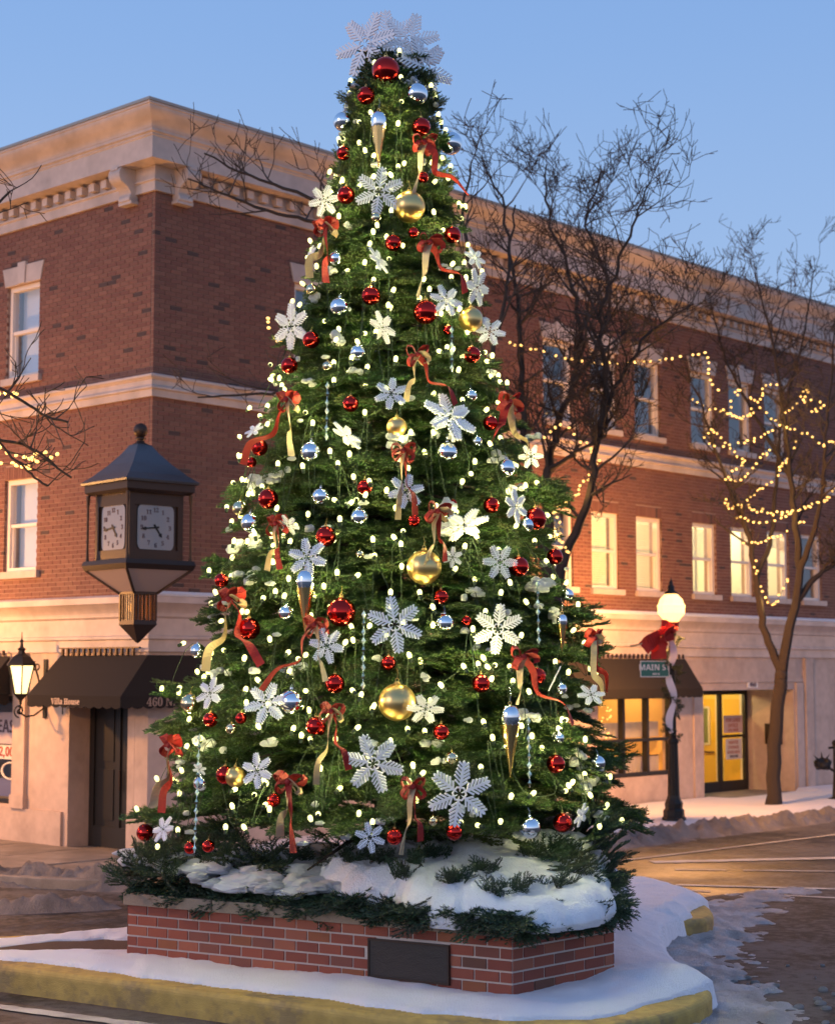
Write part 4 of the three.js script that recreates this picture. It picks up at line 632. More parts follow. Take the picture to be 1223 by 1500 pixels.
const TREE = {"red":[[8.37,-6.6,0.97,0.263],[8.13,-30.6,0.97,0.17],[7.81,32.3,0.97,0.175],[7.58,-48.4,0.97,0.136],[7.3,28.0,0.97,0.109],[7.14,-37.1,0.97,0.166],[6.63,2.3,0.97,0.15],[6.74,16.3,0.97,0.1],[6.78,49.2,0.97,0.159],[6.12,-10.2,0.97,0.172],[5.97,19.4,0.97,0.22],[5.75,-43.0,0.97,0.155],[5.54,-55.9,0.97,0.156],[5.61,43.4,0.97,0.154],[5.82,31.1,0.97,0.092],[5.1,-15.4,0.97,0.143],[4.97,43.9,0.97,0.133],[4.78,-58.9,0.97,0.154],[4.65,-61.6,0.97,0.099],[4.28,-44.3,0.97,0.18],[4.34,-7.6,0.97,0.134],[3.92,-19.3,0.97,0.174],[4.21,35.7,0.97,0.142],[4.13,57.1,0.97,0.2],[3.68,42.5,0.97,0.177],[3.8,65.3,0.97,0.147],[4.05,8.2,0.97,0.104],[3.14,-40.7,0.97,0.193],[3.27,-12.4,0.97,0.244],[2.68,-12.8,0.97,0.163],[2.33,-16.7,0.97,0.168],[2.37,-49.1,0.97,0.13],[2.39,-37.9,0.97,0.098],[2.85,0.4,0.97,0.124],[3.58,-61.3,0.97,0.128],[3.4,14.9,0.97,0.125],[2.68,23.8,0.97,0.153],[2.74,41.5,0.97,0.145],[2.29,12.7,0.97,0.134],[2.01,42.6,0.97,0.156],[3.2,21.5,0.97,0.086],[1.33,-81.9,0.98,0.158],[1.92,-40.0,0.97,0.156],[1.34,-42.1,0.97,0.104],[1.31,-48.3,0.97,0.105],[1.74,-25.4,0.97,0.113],[1.53,42.0,0.97,0.161],[1.5,14.5,0.97,0.133],[1.47,1.8,0.97,0.133],[4.21,21.3,0.97,0.07]],
"silver":[[8.15,33.1,0.97,0.21],[7.93,-62.3,0.97,0.184],[7.78,85.4,1.02,0.219],[6.52,-37.0,0.97,0.126],[6.03,-27.8,0.97,0.179],[5.58,-14.5,0.97,0.145],[5.21,37.0,0.97,0.109],[4.67,-28.4,0.97,0.19],[4.27,-22.4,0.97,0.152],[4.08,-51.6,0.97,0.169],[4.08,-8.9,0.97,0.156],[4.66,21.1,0.97,0.182],[4.56,45.5,0.97,0.162],[4.06,50.9,0.97,0.126],[4.78,34.4,0.97,0.095],[3.27,-28.5,0.97,0.138],[2.96,-65.9,0.97,0.134],[2.53,-23.6,0.97,0.221],[3.18,15.3,0.97,0.159],[3.46,67.2,0.97,0.11],[2.63,49.8,0.97,0.106],[2.22,45.1,0.97,0.099],[1.99,60.3,0.97,0.132],[1.51,32.4,0.97,0.181],[1.84,-48.1,0.97,0.129]],
"gold":[[6.99,14.5,0.97,0.29],[5.96,49.1,0.97,0.224],[4.88,3.1,0.97,0.177],[3.65,10.6,0.97,0.292],[2.53,2.5,0.97,0.307],[1.91,-36.7,0.97,0.172]],
"champagne":[[6.88,-9.6,0.97,0.101],[6.26,-53.8,0.97,0.107],[5.47,-29.0,0.97,0.097],[4.23,-61.6,0.97,0.135],[3.76,-8.1,0.97,0.075],[2.5,-61.7,0.97,0.169],[2.3,-40.5,0.97,0.098],[2.08,14.8,0.97,0.112],[1.59,10.0,0.97,0.078]],
"flakes":[[7.11,-7.3,1.03,0.467,10],[7.11,-53.4,1.03,0.308,20],[6.58,-54.4,1.03,0.203,35],[6.44,-6.0,1.03,0.284,65],[6.08,29.3,1.03,0.32,15],[6.58,61.1,1.03,0.242,20],[6.27,54.0,1.03,0.365,25],[5.85,55.1,1.03,0.3,30],[5.9,-55.4,1.03,0.438,10],[5.79,-2.8,1.03,0.314,55],[5.17,1.0,1.03,0.308,12],[4.97,22.1,1.03,0.521,35],[4.79,-13.7,1.03,0.328,70],[3.73,-22.0,1.03,0.356,10],[4.93,-58.1,1.03,0.197,40],[4.29,5.4,1.03,0.323,12],[4.02,-29.7,1.03,0.21,45],[4.01,22.1,1.03,0.45,62],[4.2,41.6,1.03,0.308,25],[3.7,31.8,1.03,0.313,8],[4.68,55.4,1.03,0.231,45],[3.73,17.7,1.03,0.183,30],[2.6,-45.3,1.03,0.291,20],[2.52,-27.6,1.03,0.385,25],[2.99,-14.2,1.03,0.315,10],[3.16,1.9,1.03,0.482,8],[3.13,27.8,1.03,0.444,20],[2.48,8.5,1.03,0.311,40],[2.58,55.8,1.03,0.249,45],[2.72,42.6,1.03,0.243,65],[1.98,-27.7,1.03,0.304,15],[2.05,-2.6,1.03,0.506,20],[1.48,-3.0,1.03,0.252,8],[1.46,-52.9,1.03,0.247,25],[1.97,-43.7,1.03,0.127,30],[1.81,14.8,1.03,0.541,10],[1.6,43.4,1.03,0.218,40]],
"bows":[[7.61,27.1,1.02,0.167,1,"A"],[6.82,-42.8,1.02,0.19,0,"B"],[6.62,23.0,1.02,0.187,1,"C"],[5.53,11.7,1.02,0.156,1,"D"],[5.16,-41.1,1.02,0.17,-1,"E"],[5.17,51.7,1.02,0.184,-1,"F"],[4.03,-33.5,1.02,0.129,0,"G"],[4.64,4.8,1.02,0.151,0,"H"],[4.12,14.3,1.02,0.161,0,"I"],[3.39,-44.6,1.02,0.2,1,"J"],[2.46,-11.8,1.02,0.145,0,"K"],[2.15,-56.2,1.02,0.178,0,"L"],[1.9,-20.0,1.02,0.189,0,"M"],[2.9,33.4,1.02,0.172,1,"N"],[1.87,5.4,1.02,0.121,0,"O"],[3.16,-17.4,1.02,0.113,-1,"P"],[3.07,63.8,1.02,0.109,0,"Q"]],
"fin":[[7.92,-10.5,1.01,0.55],[3.63,-22.1,1.02,0.562],[2.51,28.5,1.02,0.594],[3.27,50.9,1.02,0.325]],
"gar":[[5.3,-24.4,1.02,0.541],[5.83,29.6,1.02,0.428],[3.28,-5.6,1.02,0.648],[2.41,32.7,1.02,0.568],[2.26,-46.1,1.02,0.961],[3.56,43.7,1.02,0.558]],
"snow":[[4.5,-67.3,0.97,0.248],[4.53,-42.3,0.97,0.216],[5.72,-23.9,0.97,0.256],[5.46,-82.2,0.98,0.115],[4.76,-13.0,0.97,0.118],[4.76,5.2,0.97,0.247],[4.2,15.8,0.97,0.29],[4.0,18.6,0.97,0.266],[4.67,47.7,0.97,0.205],[3.44,25.9,0.97,0.207],[3.53,55.2,0.97,0.3],[3.26,-75.5,0.97,0.287],[3.6,-50.3,0.97,0.215],[2.36,20.1,0.97,0.113],[2.22,11.6,0.97,0.19],[2.88,-1.1,0.97,0.169],[2.77,-25.9,0.97,0.205],[2.4,41.9,0.97,0.232],[1.86,60.1,0.97,0.359],[2.04,55.0,0.97,0.237],[1.53,66.4,0.97,0.243],[6.39,-40.9,0.97,0.188],[6.45,38.1,0.97,0.113],[6.16,-55.0,0.97,0.189],[6.83,-33.3,0.97,0.088],[8.44,-12.4,0.97,0.198],[8.15,73.1,0.97,0.199],[8.28,35.1,0.97,0.158],[5.51,66.6,0.97,0.126],[4.48,-49.2,0.97,0.181],[3.91,-58.2,0.97,0.243],[3.74,-5.5,0.97,0.138],[3.96,-23.3,0.97,0.233],[1.58,-0.8,0.97,0.166],[1.65,20.0,0.97,0.19],[2.16,-52.2,0.97,0.237],[2.16,-29.8,0.97,0.228],[2.06,12.9,0.97,0.145],[4.95,82.9,1.08,0.191],[4.81,26.0,0.97,0.131],[2.97,26.8,0.97,0.137],[2.77,-56.7,0.97,0.168],[2.74,9.0,0.97,0.135],[3.26,36.0,0.97,0.139],[5.34,-40.6,0.97,0.147],[5.43,-15.1,0.97,0.157],[4.37,54.0,0.97,0.145],[3.28,63.8,0.97,0.207],[2.44,65.1,0.97,0.158],[1.96,-72.5,0.97,0.136]],
"lights":[[8.58,15.5,0.98],[8.28,12.9,0.98],[8.03,11.3,0.98],[7.96,54.9,0.98],[7.83,62.6,0.98],[7.84,-29.8,0.98],[7.79,6.8,0.98],[7.71,-47.1,0.98],[7.53,-20.8,0.98],[7.47,-13.6,0.98],[7.4,11.2,0.98],[7.44,35.2,0.98],[7.46,58.9,0.98],[7.41,-59.9,0.98],[7.29,-3.9,0.98],[7.27,-39.4,0.98],[7.19,-23.6,0.98],[7.1,60.7,0.98],[7.13,78.3,0.98],[6.92,1.0,0.98],[8.32,-59.9,0.98],[8.44,-23.0,0.98],[7.91,-18.7,0.98],[6.91,-37.4,0.98],[6.72,-10.3,0.98],[6.66,-51.6,0.98],[6.6,-12.5,0.98],[6.68,30.8,0.98],[6.46,-0.2,0.98],[6.42,-14.6,0.98],[6.27,19.1,0.98],[6.51,81.5,0.98],[6.25,-8.6,0.98],[6.32,37.2,0.98],[6.17,21.8,0.98],[6.0,-0.4,0.98],[6.19,-72.9,0.98],[5.9,-33.5,0.98],[5.97,33.1,0.98],[5.94,26.3,0.98],[5.75,-6.2,0.98],[5.7,-25.5,0.98],[5.66,-14.1,0.98],[5.61,29.7,0.98],[5.49,2.9,0.98],[5.51,-16.5,0.98],[5.48,-24.5,0.98],[5.42,-9.3,0.98],[5.42,31.0,0.98],[5.31,-23.2,0.98],[5.63,-82.1,0.99],[5.43,-65.7,0.98],[5.33,-53.0,0.98],[5.38,57.0,0.98],[5.38,62.8,0.98],[5.16,-60.7,0.98],[5.08,-64.4,0.98],[5.04,-33.7,0.98],[5.0,-8.8,0.98],[4.97,-54.7,0.98],[4.92,-29.0,0.98],[4.73,-74.2,0.98],[4.65,-19.9,0.98],[4.62,-12.9,0.98],[4.57,-40.2,0.98],[4.53,-29.3,0.98],[4.54,-16.6,0.98],[4.47,-59.6,0.98],[4.42,-11.0,0.98],[4.38,-5.8,0.98],[4.17,-37.5,0.98],[4.25,-69.9,0.98],[4.0,-28.8,0.98],[3.93,-37.5,0.98],[3.91,-56.0,0.98],[3.87,-30.2,0.98],[3.87,-4.2,0.98],[3.89,2.1,0.98],[3.83,3.9,0.98],[3.78,-34.2,0.98],[3.7,-34.6,0.98],[3.59,-13.9,0.98],[3.57,-8.4,0.98],[3.74,-3.6,0.98],[4.05,-14.5,0.98],[4.9,17.4,0.98],[4.89,30.1,0.98],[4.75,38.6,0.98],[4.82,44.7,0.98],[4.76,66.8,0.98],[4.57,29.9,0.98],[4.47,28.0,0.98],[4.39,24.3,0.98],[4.4,51.8,0.98],[4.45,60.4,0.98],[4.28,44.4,0.98],[4.56,3.8,0.98],[3.82,22.8,0.98],[3.81,34.3,0.98],[3.73,54.5,0.98],[4.12,21.2,0.98],[4.03,42.8,0.98],[3.91,27.4,0.98],[4.81,7.9,0.98],[4.82,16.2,0.98],[3.39,-35.9,0.98],[3.44,-32.0,0.98],[3.4,-28.9,0.98],[3.48,-17.3,0.98],[3.04,-31.2,0.98],[3.03,-82.2,0.99],[2.89,-52.7,0.98],[2.93,-25.5,0.98],[2.88,-22.1,0.98],[2.91,-20.5,0.98],[3.01,-10.5,0.98],[3.15,-4.5,0.98],[2.77,-57.7,0.98],[2.63,-68.9,0.98],[2.61,-81.9,1.03],[2.77,-24.4,0.98],[2.7,-32.7,0.98],[2.62,-36.4,0.98],[2.62,-19.3,0.98],[2.5,-28.8,0.98],[2.58,-6.0,0.98],[2.62,-7.8,0.98],[2.49,-3.0,0.98],[2.32,-30.6,0.98],[2.25,-19.4,0.98],[2.32,-6.7,0.98],[2.21,-49.2,0.98],[2.13,-54.8,0.98],[3.21,-51.5,0.98],[2.09,-3.7,0.98],[3.42,0.9,0.98],[3.3,12.1,0.98],[3.27,26.4,0.98],[3.3,30.6,0.98],[3.43,32.1,0.98],[3.52,36.1,0.98],[3.36,40.7,0.98],[3.55,62.9,0.98],[3.36,68.0,0.98],[3.12,22.3,0.98],[3.13,59.0,0.98],[3.02,64.6,0.98],[2.9,5.6,0.98],[2.81,19.1,0.98],[2.83,22.8,0.98],[2.81,25.5,0.98],[2.83,27.2,0.98],[2.81,31.6,0.98],[2.85,47.3,0.98],[2.76,51.9,0.98],[2.76,69.2,0.98],[2.69,31.8,0.98],[2.58,4.3,0.98],[2.6,36.4,0.98],[2.53,10.2,0.98],[2.66,13.1,0.98],[2.36,22.7,0.98],[2.23,24.5,0.98],[2.24,35.1,0.98],[2.29,44.4,0.98],[2.37,46.9,0.98],[2.19,53.3,0.98],[2.21,0.8,0.98],[2.31,4.8,0.98],[2.17,27.6,0.98],[1.83,-69.4,0.98],[1.53,-82.0,1.01],[1.44,-51.5,0.98],[1.28,-60.1,0.98],[1.5,-36.0,0.98],[1.51,-30.9,0.98],[1.78,-29.5,0.98],[1.89,-27.4,0.98],[1.7,-26.6,0.98],[1.66,-25.3,0.98],[1.6,-15.7,0.98],[1.64,-14.2,0.98],[1.99,-14.4,0.98],[1.81,-35.3,0.98],[1.67,-34.9,0.98],[2.02,5.8,0.98],[1.96,7.6,0.98],[2.0,21.0,0.98],[1.79,42.4,0.98],[1.82,44.2,0.98],[1.73,51.4,0.98],[1.78,33.0,0.98],[1.76,27.4,0.98],[1.58,15.6,0.98],[1.55,19.5,0.98],[1.57,24.4,0.98],[1.67,19.3,0.98],[1.47,52.7,0.98],[1.48,64.1,0.98],[1.86,62.1,0.98],[3.67,-70.5,0.98],[3.46,-58.0,0.98],[4.94,-81.3,1.02],[5.21,-81.3,1.04],[5.56,51.1,0.98],[5.13,58.6,0.98]]};
const STRINGS = [["big",[[1.44,7.94,-27.2],[1.96,7.88,-27.59],[2.63,7.74,-27.75],[3.21,7.69,-27.57],[3.65,7.64,-27.17],[3.98,7.62,-26.78],[4.22,7.67,-26.65],[4.49,7.7,-26.85],[4.61,7.55,-27.26],[4.73,7.37,-27.64],[4.84,7.28,-27.74]]],
["right",[[5.4,8.12,-33.95],[5.74,7.87,-33.73],[5.95,7.76,-33.31],[6.05,7.6,-32.95],[6.23,7.57,-32.86],[6.45,7.72,-33.1]]],
["right",[[6.14,8.11,-33.26],[6.18,8.09,-32.92],[5.98,7.84,-32.87],[6.06,7.69,-33.14],[6.34,7.69,-33.57],[6.56,7.82,-33.89],[6.62,8.06,-33.92],[6.49,8.07,-33.63]]],
["right",[[6.87,8.22,-32.89],[6.67,8.22,-33.19],[6.75,8.11,-33.62],[6.68,8.0,-33.92],[6.9,7.78,-33.9],[7.09,7.54,-33.58],[7.33,7.33,-33.15],[7.53,7.18,-32.87],[7.69,7.01,-32.92],[7.94,7.19,-33.26],[8.21,7.11,-33.68]]],
["right",[[7.18,7.77,-33.67],[7.42,8.0,-33.93],[7.53,8.18,-33.87],[7.57,8.19,-33.52],[7.44,7.94,-33.1],[7.6,7.89,-32.86],[7.79,7.85,-32.95],[7.77,7.8,-33.31],[7.73,7.83,-33.73]]],
["right",[[5.6,7.33,-33.84],[5.72,7.43,-33.47],[5.75,7.23,-33.06],[5.93,7.01,-32.85],[6.11,6.85,-32.98],[6.31,6.77,-33.36],[6.18,6.65,-33.77],[6.08,6.54,-33.95],[5.99,6.47,-33.8],[6.18,6.44,-33.4],[6.33,6.55,-33.01],[6.43,6.67,-32.85],[6.6,6.86,-33.03],[6.81,7.01,-33.43]]],
["right",[[5.56,7.11,-33.02],[5.83,7.01,-32.85],[6.25,7.12,-33.02],[6.59,7.25,-33.42],[6.93,7.45,-33.81]]],
["right",[[5.87,6.01,-33.06],[6.03,5.9,-33.47],[6.39,6.0,-33.84],[6.71,5.91,-33.94],[7.02,5.82,-33.71],[7.27,5.83,-33.3],[7.51,5.88,-32.94],[7.69,5.96,-32.86],[7.87,6.08,-33.11],[8.16,6.49,-33.54]]],
["right",[[6.07,6.02,-33.87],[6.28,5.96,-33.93],[6.48,5.91,-33.67],[6.68,5.78,-33.24],[6.99,5.73,-32.91],[7.27,5.83,-32.88],[7.59,5.97,-33.16],[7.96,6.1,-33.59]]],
["right",[[6.22,5.74,-33.62],[6.32,5.63,-33.19],[6.63,5.55,-32.89],[6.92,5.67,-32.9],[7.16,5.83,-33.21]]],
["right",[[6.18,5.2,-32.87],[6.34,5.17,-32.92],[6.57,5.24,-33.26],[6.94,5.35,-33.69],[7.2,5.46,-33.94],[7.41,5.59,-33.86],[7.48,5.65,-33.5]]],
["right",[[6.47,4.85,-33.32],[6.59,4.61,-33.73],[6.74,4.37,-33.95],[6.76,4.15,-33.83],[6.82,4.04,-33.45],[6.85,4.14,-33.04],[6.95,4.41,-32.85],[7.02,4.52,-32.99]]],
["right",[[7.44,7.28,-33.95],[7.26,6.94,-33.79],[7.08,6.76,-33.4],[6.9,6.6,-33.0],[6.75,6.37,-32.85],[6.59,6.27,-33.03],[6.54,6.19,-33.44],[6.42,6.11,-33.82]]],
["big",[[2.0,6.45,-27.14],[2.25,6.58,-26.77],[2.43,6.4,-26.66],[2.64,6.28,-26.87],[2.77,6.23,-27.29],[2.89,6.1,-27.65],[2.83,5.97,-27.74],[2.7,5.81,-27.5],[2.52,5.59,-27.08],[2.41,5.45,-26.73],[2.31,5.42,-26.67],[2.19,5.31,-26.93],[2.14,5.27,-27.35],[2.22,5.17,-27.69],[2.28,5.03,-27.72],[2.27,4.84,-27.44],[2.27,4.71,-27.02],[2.32,4.58,-26.7]]],
["left",[[-4.57,5.76,-18.47],[-4.54,5.79,-18.72],[-4.55,5.85,-19.15],[-4.51,5.92,-19.48]]],
["left",[[-4.75,5.26,-19.2],[-4.61,5.25,-19.51],[-4.53,5.23,-19.51],[-4.35,5.14,-19.2],[-4.15,5.09,-18.77],[-3.97,5.09,-18.48],[-3.87,5.07,-18.51]]],
["left",[[-4.79,5.12,-19.48],[-4.41,5.05,-19.15],[-4.21,4.97,-18.72],[-4.05,5.0,-18.47],[-3.94,5.03,-18.53]]],
["hid",[[-1.94,7.3,-22.18],[-1.88,7.15,-21.96],[-1.84,7.07,-22.06],[-1.78,7.05,-22.44],[-1.7,7.17,-22.85]]]];
const LIMBS = {"big":[[[1.96,0.3,-27.5],[2.0,1.73,-27.5],[2.06,3.23,-27.5],[2.17,4.09,-27.5]],
[[2.17,4.09,-27.5],[2.41,4.73,-27.4],[2.67,5.58,-27.2],[2.88,6.43,-27.1],[3.15,7.28,-27.0],[3.73,8.13,-26.9],[4.33,8.51,-26.9]],
[[2.12,3.66,-27.5],[2.08,4.97,-27.7],[2.1,5.97,-27.8],[2.21,6.53,-27.8],[2.48,7.26,-27.9],[2.66,8.12,-28.0],[2.53,9.03,-28.0],[2.18,10.19,-28.1],[2.13,11.11,-28.1]],
[[2.1,3.77,-27.5],[1.85,5.43,-27.9],[1.71,7.01,-28.1],[1.72,8.16,-28.2],[1.56,9.3,-28.2],[1.4,10.48,-28.3],[1.07,11.32,-28.4]],
[[2.88,6.43,-27.1],[2.9,7.23,-26.7],[2.83,8.16,-26.5],[3.04,8.89,-26.4],[3.35,9.61,-26.3],[3.57,10.26,-26.3]],
[[2.48,7.26,-27.9],[2.99,8.22,-28.5],[3.2,9.21,-28.8],[2.87,10.29,-28.9],[3.12,11.26,-29.0]],
[[2.1,5.97,-27.8],[2.47,6.19,-27.3],[2.86,6.4,-26.9],[3.26,6.8,-26.7]]],"right":[[[6.83,0.16,-33.8],[6.89,1.49,-33.8],[7.01,2.54,-33.8],[7.04,2.73,-33.8]],
[[7.04,2.73,-33.8],[6.76,3.39,-33.8],[6.61,4.12,-33.8],[6.52,4.92,-33.8],[6.37,5.65,-33.8],[6.06,6.36,-33.8],[5.8,7.13,-33.8],[5.54,8.01,-33.8],[5.28,8.68,-33.8]],
[[7.04,2.73,-33.8],[7.24,3.72,-33.8],[7.42,4.52,-33.8],[7.38,5.45,-33.8],[7.29,6.52,-33.8],[7.18,7.6,-33.8],[7.07,8.68,-33.8],[6.87,9.64,-33.8],[6.66,10.59,-33.8]],
[[7.35,4.12,-33.8],[7.79,4.6,-34.0],[8.32,4.92,-34.2],[8.76,5.35,-34.2]],
[[7.42,4.65,-33.8],[7.63,5.43,-33.5],[7.77,6.2,-33.3],[7.83,7.12,-33.2],[7.97,8.31,-33.2],[8.07,9.51,-33.2]],
[[6.57,4.52,-33.8],[6.95,5.35,-34.2],[7.12,6.32,-34.4],[7.21,7.29,-34.5],[7.55,8.56,-34.7],[7.87,9.7,-34.8],[8.04,10.82,-34.8]],
[[7.29,6.52,-33.8],[6.7,7.99,-34.6],[6.24,9.17,-35.0],[6.01,10.35,-35.2]]],"left":[[[-5.73,0.52,-18.5],[-5.76,2.66,-18.5],[-5.69,4.11,-18.5]],
[[-5.69,4.11,-18.5],[-5.27,4.91,-18.5],[-4.77,5.21,-18.5],[-4.33,5.22,-18.5],[-4.03,5.09,-18.5],[-3.7,4.84,-18.5]],
[[-5.69,3.96,-18.5],[-5.21,5.43,-18.5],[-4.78,5.87,-18.5],[-4.27,5.69,-18.5],[-3.97,5.5,-18.5],[-3.75,5.44,-18.5]],
[[-5.72,3.74,-18.5],[-5.58,5.57,-18.5],[-5.18,6.92,-18.5],[-4.75,7.59,-18.5],[-4.42,7.97,-18.5]],
[[-5.21,5.43,-18.5],[-4.92,5.57,-18.5],[-4.55,5.28,-18.5],[-4.18,4.91,-18.5],[-3.95,4.75,-18.5]]],"hid":[[[0.51,0.91,-23.3],[0.49,2.98,-23.3],[0.44,4.26,-23.3]],
[[0.44,4.26,-23.3],[-0.11,5.92,-23.3],[-0.85,6.7,-23.5],[-1.61,6.62,-23.6],[-2.17,6.55,-23.6],[-3.01,6.51,-23.6]],
[[0.44,4.26,-23.3],[0.26,6.29,-23.3],[-0.2,7.98,-23.3],[-0.85,8.84,-23.3],[-1.6,9.26,-23.3],[-2.35,9.55,-23.3],[-2.92,9.84,-23.3]],
[[0.4,4.63,-23.3],[0.63,6.67,-23.3],[0.73,7.98,-23.3],[0.64,8.93,-23.3],[0.73,9.69,-23.3]],
[[-0.2,7.98,-23.3],[-0.49,8.43,-23.6],[-1.35,8.97,-23.8],[-2.02,9.16,-23.8],[-2.69,9.4,-23.8],[-3.21,9.63,-23.8]],
[[0.45,5.37,-23.3],[0.83,6.35,-23.7],[1.12,7.52,-23.8],[1.27,8.48,-23.8],[1.37,9.28,-23.9]]]};
{ // snow caught on the boughs
  const r = rng(77), gs = [];
  for (const [y, az, k, d] of TREE.snow) { const n = 3 + Math.floor(r() * 3); for (let i = 0; i < n; i++) { const p = onTree(y + R(-.25, .25, r) * d, az + R(-1, 1, r) * d * 26 / Math.max(.4, radius(y)), k * R(.88, .98, r)); gs.push(blob(p.x, p.y, p.z, d * R(.13, .26, r), d * R(.12, .2, r), r() * 50)); } }
  for (let i = 0; i < 130; i++) { const y = R(1.4, 8.4, r), p = onTree(y, R(-180, 180, r), R(.86, .97, r)); gs.push(blob(p.x, p.y, p.z, R(.02, .05, r), R(.018, .035, r), r() * 50)); }
  mesh('snow', G(gs), M.snow, xmas).userData.kind = 'stuff';
}
const sideWord = (az) => az < -45 ? 'on the far left flank' : az < -15 ? 'left of centre' : az < 15 ? 'near the middle' : az < 45 ? 'right of centre' : 'on the far right flank';

// balls
{
  const sphere = new THREE.SphereGeometry(.5, 32, 20), capG = lathe([[0, .555], [.07, .55], [.085, .53], [.085, .47], [.0, .47]], 12), loopG = (() => { const g = new THREE.TorusGeometry(.045, .009, 5, 12); g.translate(0, .59, 0); return g; })(), wireG = tube([V(0, .62, 0), V(.02, .75, -.03), V(0, .9, -.12)], .006, 4);
  const kinds = { red: ['glossy red', M.redGlass, M.goldSatin], silver: ['mirror silver', M.silverGlass, M.silverGlass], gold: ['satin gold', M.goldSatin, M.goldSatin], champagne: ['pale champagne', M.champagne, M.goldSatin] };
  for (const [k, [word, ballM, capMt]] of Object.entries(kinds)) {
    const L = [...TREE[k]].sort((a, b) => b[0] - a[0]);
    L.forEach(([y, az, kk, d], i) => {
      const size = d > .2 ? 'large ' : d < .125 ? 'small ' : '';
      const t = thing(`${k}_ball_ornament`, `${size}${word} ball, ${ordinal(i + 1)} ${k} ball down from the treetop, ${sideWord(az)}`, 'ball ornament', 'ball ornaments on the Christmas tree');
      mesh('ball', sphere, ballM, t); mesh('cap', capG, capMt, t); mesh('ring', loopG, capMt, t); mesh('hook', wireG, capMt, t);
      t.position.copy(onTree(y, az, kk, -.01)); t.rotation.y = az * Math.PI / 180; t.scale.setScalar(d);
    });
  }
}
// snowflakes
{
  const arm = (() => {
    const pts = [[.03, 0]], n = 6; // one half of a toothed, leaf-like arm along +x
    for (let i = 0; i < n; i++) { const x = .12 + i * .058, w = (.135 - .012 * i) * (i === 0 ? .72 : 1); pts.push([x, .018], [x + w * .66, .018 + w * .86], [x + w * .66 + .026, .018 + w * .86 - .016], [x + .028, .018]); }
    pts.push([.47, .024], [.5, 0]);
    const half = pts, all = [...half, ...half.slice(1, -1).reverse().map(([x, y]) => [x, -y])];
    return new THREE.Shape(all.map(([x, y]) => new THREE.Vector2(x, y)));
  })();
  const one = new THREE.ExtrudeGeometry(arm, { depth: .022, bevelEnabled: false }); one.translate(0, 0, -.011);
  const gs = []; for (let k = 0; k < 6; k++) { const g = one.clone(); g.rotateZ(k * Math.PI / 3); g.translate(0, 0, k * .0004); gs.push(g); }
  const ringG = new THREE.TorusGeometry(.105, .016, 4, 6); ringG.rotateZ(Math.PI / 6); const flakeG = G([...gs, ringG]);
  const r = rng(404);
  const list = [...TREE.flakes].sort((a, b) => b[0] - a[0]);
  list.forEach(([y, az, kk, d, tilt], i) => {
    const size = d > .44 ? 'large ' : d < .26 ? 'small ' : '';
    const m = mesh('snowflake_ornament', flakeG, M.flake);
    tag(m, `${size}white toothed snowflake, ${ordinal(i + 1)} snowflake below the treetop cluster, ${sideWord(az)}`, 'snowflake', 'snowflakes on the Christmas tree');
    m.position.copy(onTree(y, az, kk, .03)); const towards = outward(az * .55, .05); m.lookAt(m.position.clone().add(towards)); m.rotateZ(R(0, 1.05, r)); const ta = R(0, 6.28, r); m.rotateOnAxis(V(Math.cos(ta), Math.sin(ta), 0), tilt * Math.PI / 180); m.scale.set(d, d, Math.min(1, d * 1.6));
  });
  [[-.4, 8.72, .12, .66, -.5, .1, 'left of the treetop'], [-.12, 8.86, -.12, .62, -.1, .6, 'topmost behind the treetop'], [.18, 8.76, .1, .6, .2, .3, 'right beside the treetop bulb'], [.36, 8.5, .1, .66, .6, .9, 'lowest on the right of the treetop'], [-.3, 8.5, -.1, .5, -.9, .2, 'half hidden low at the left of the treetop']].forEach(([dx, y, dz, d, yaw, roll, where]) => { const m = mesh('snowflake_ornament', flakeG, M.flake); tag(m, `white toothed snowflake in the treetop cluster, ${where}`, 'snowflake', 'snowflakes on the Christmas tree'); m.position.set(AX + .05 + dx * .74, y, AZ + dz); m.rotation.set(-.1, yaw, roll); m.scale.setScalar(d); });
}
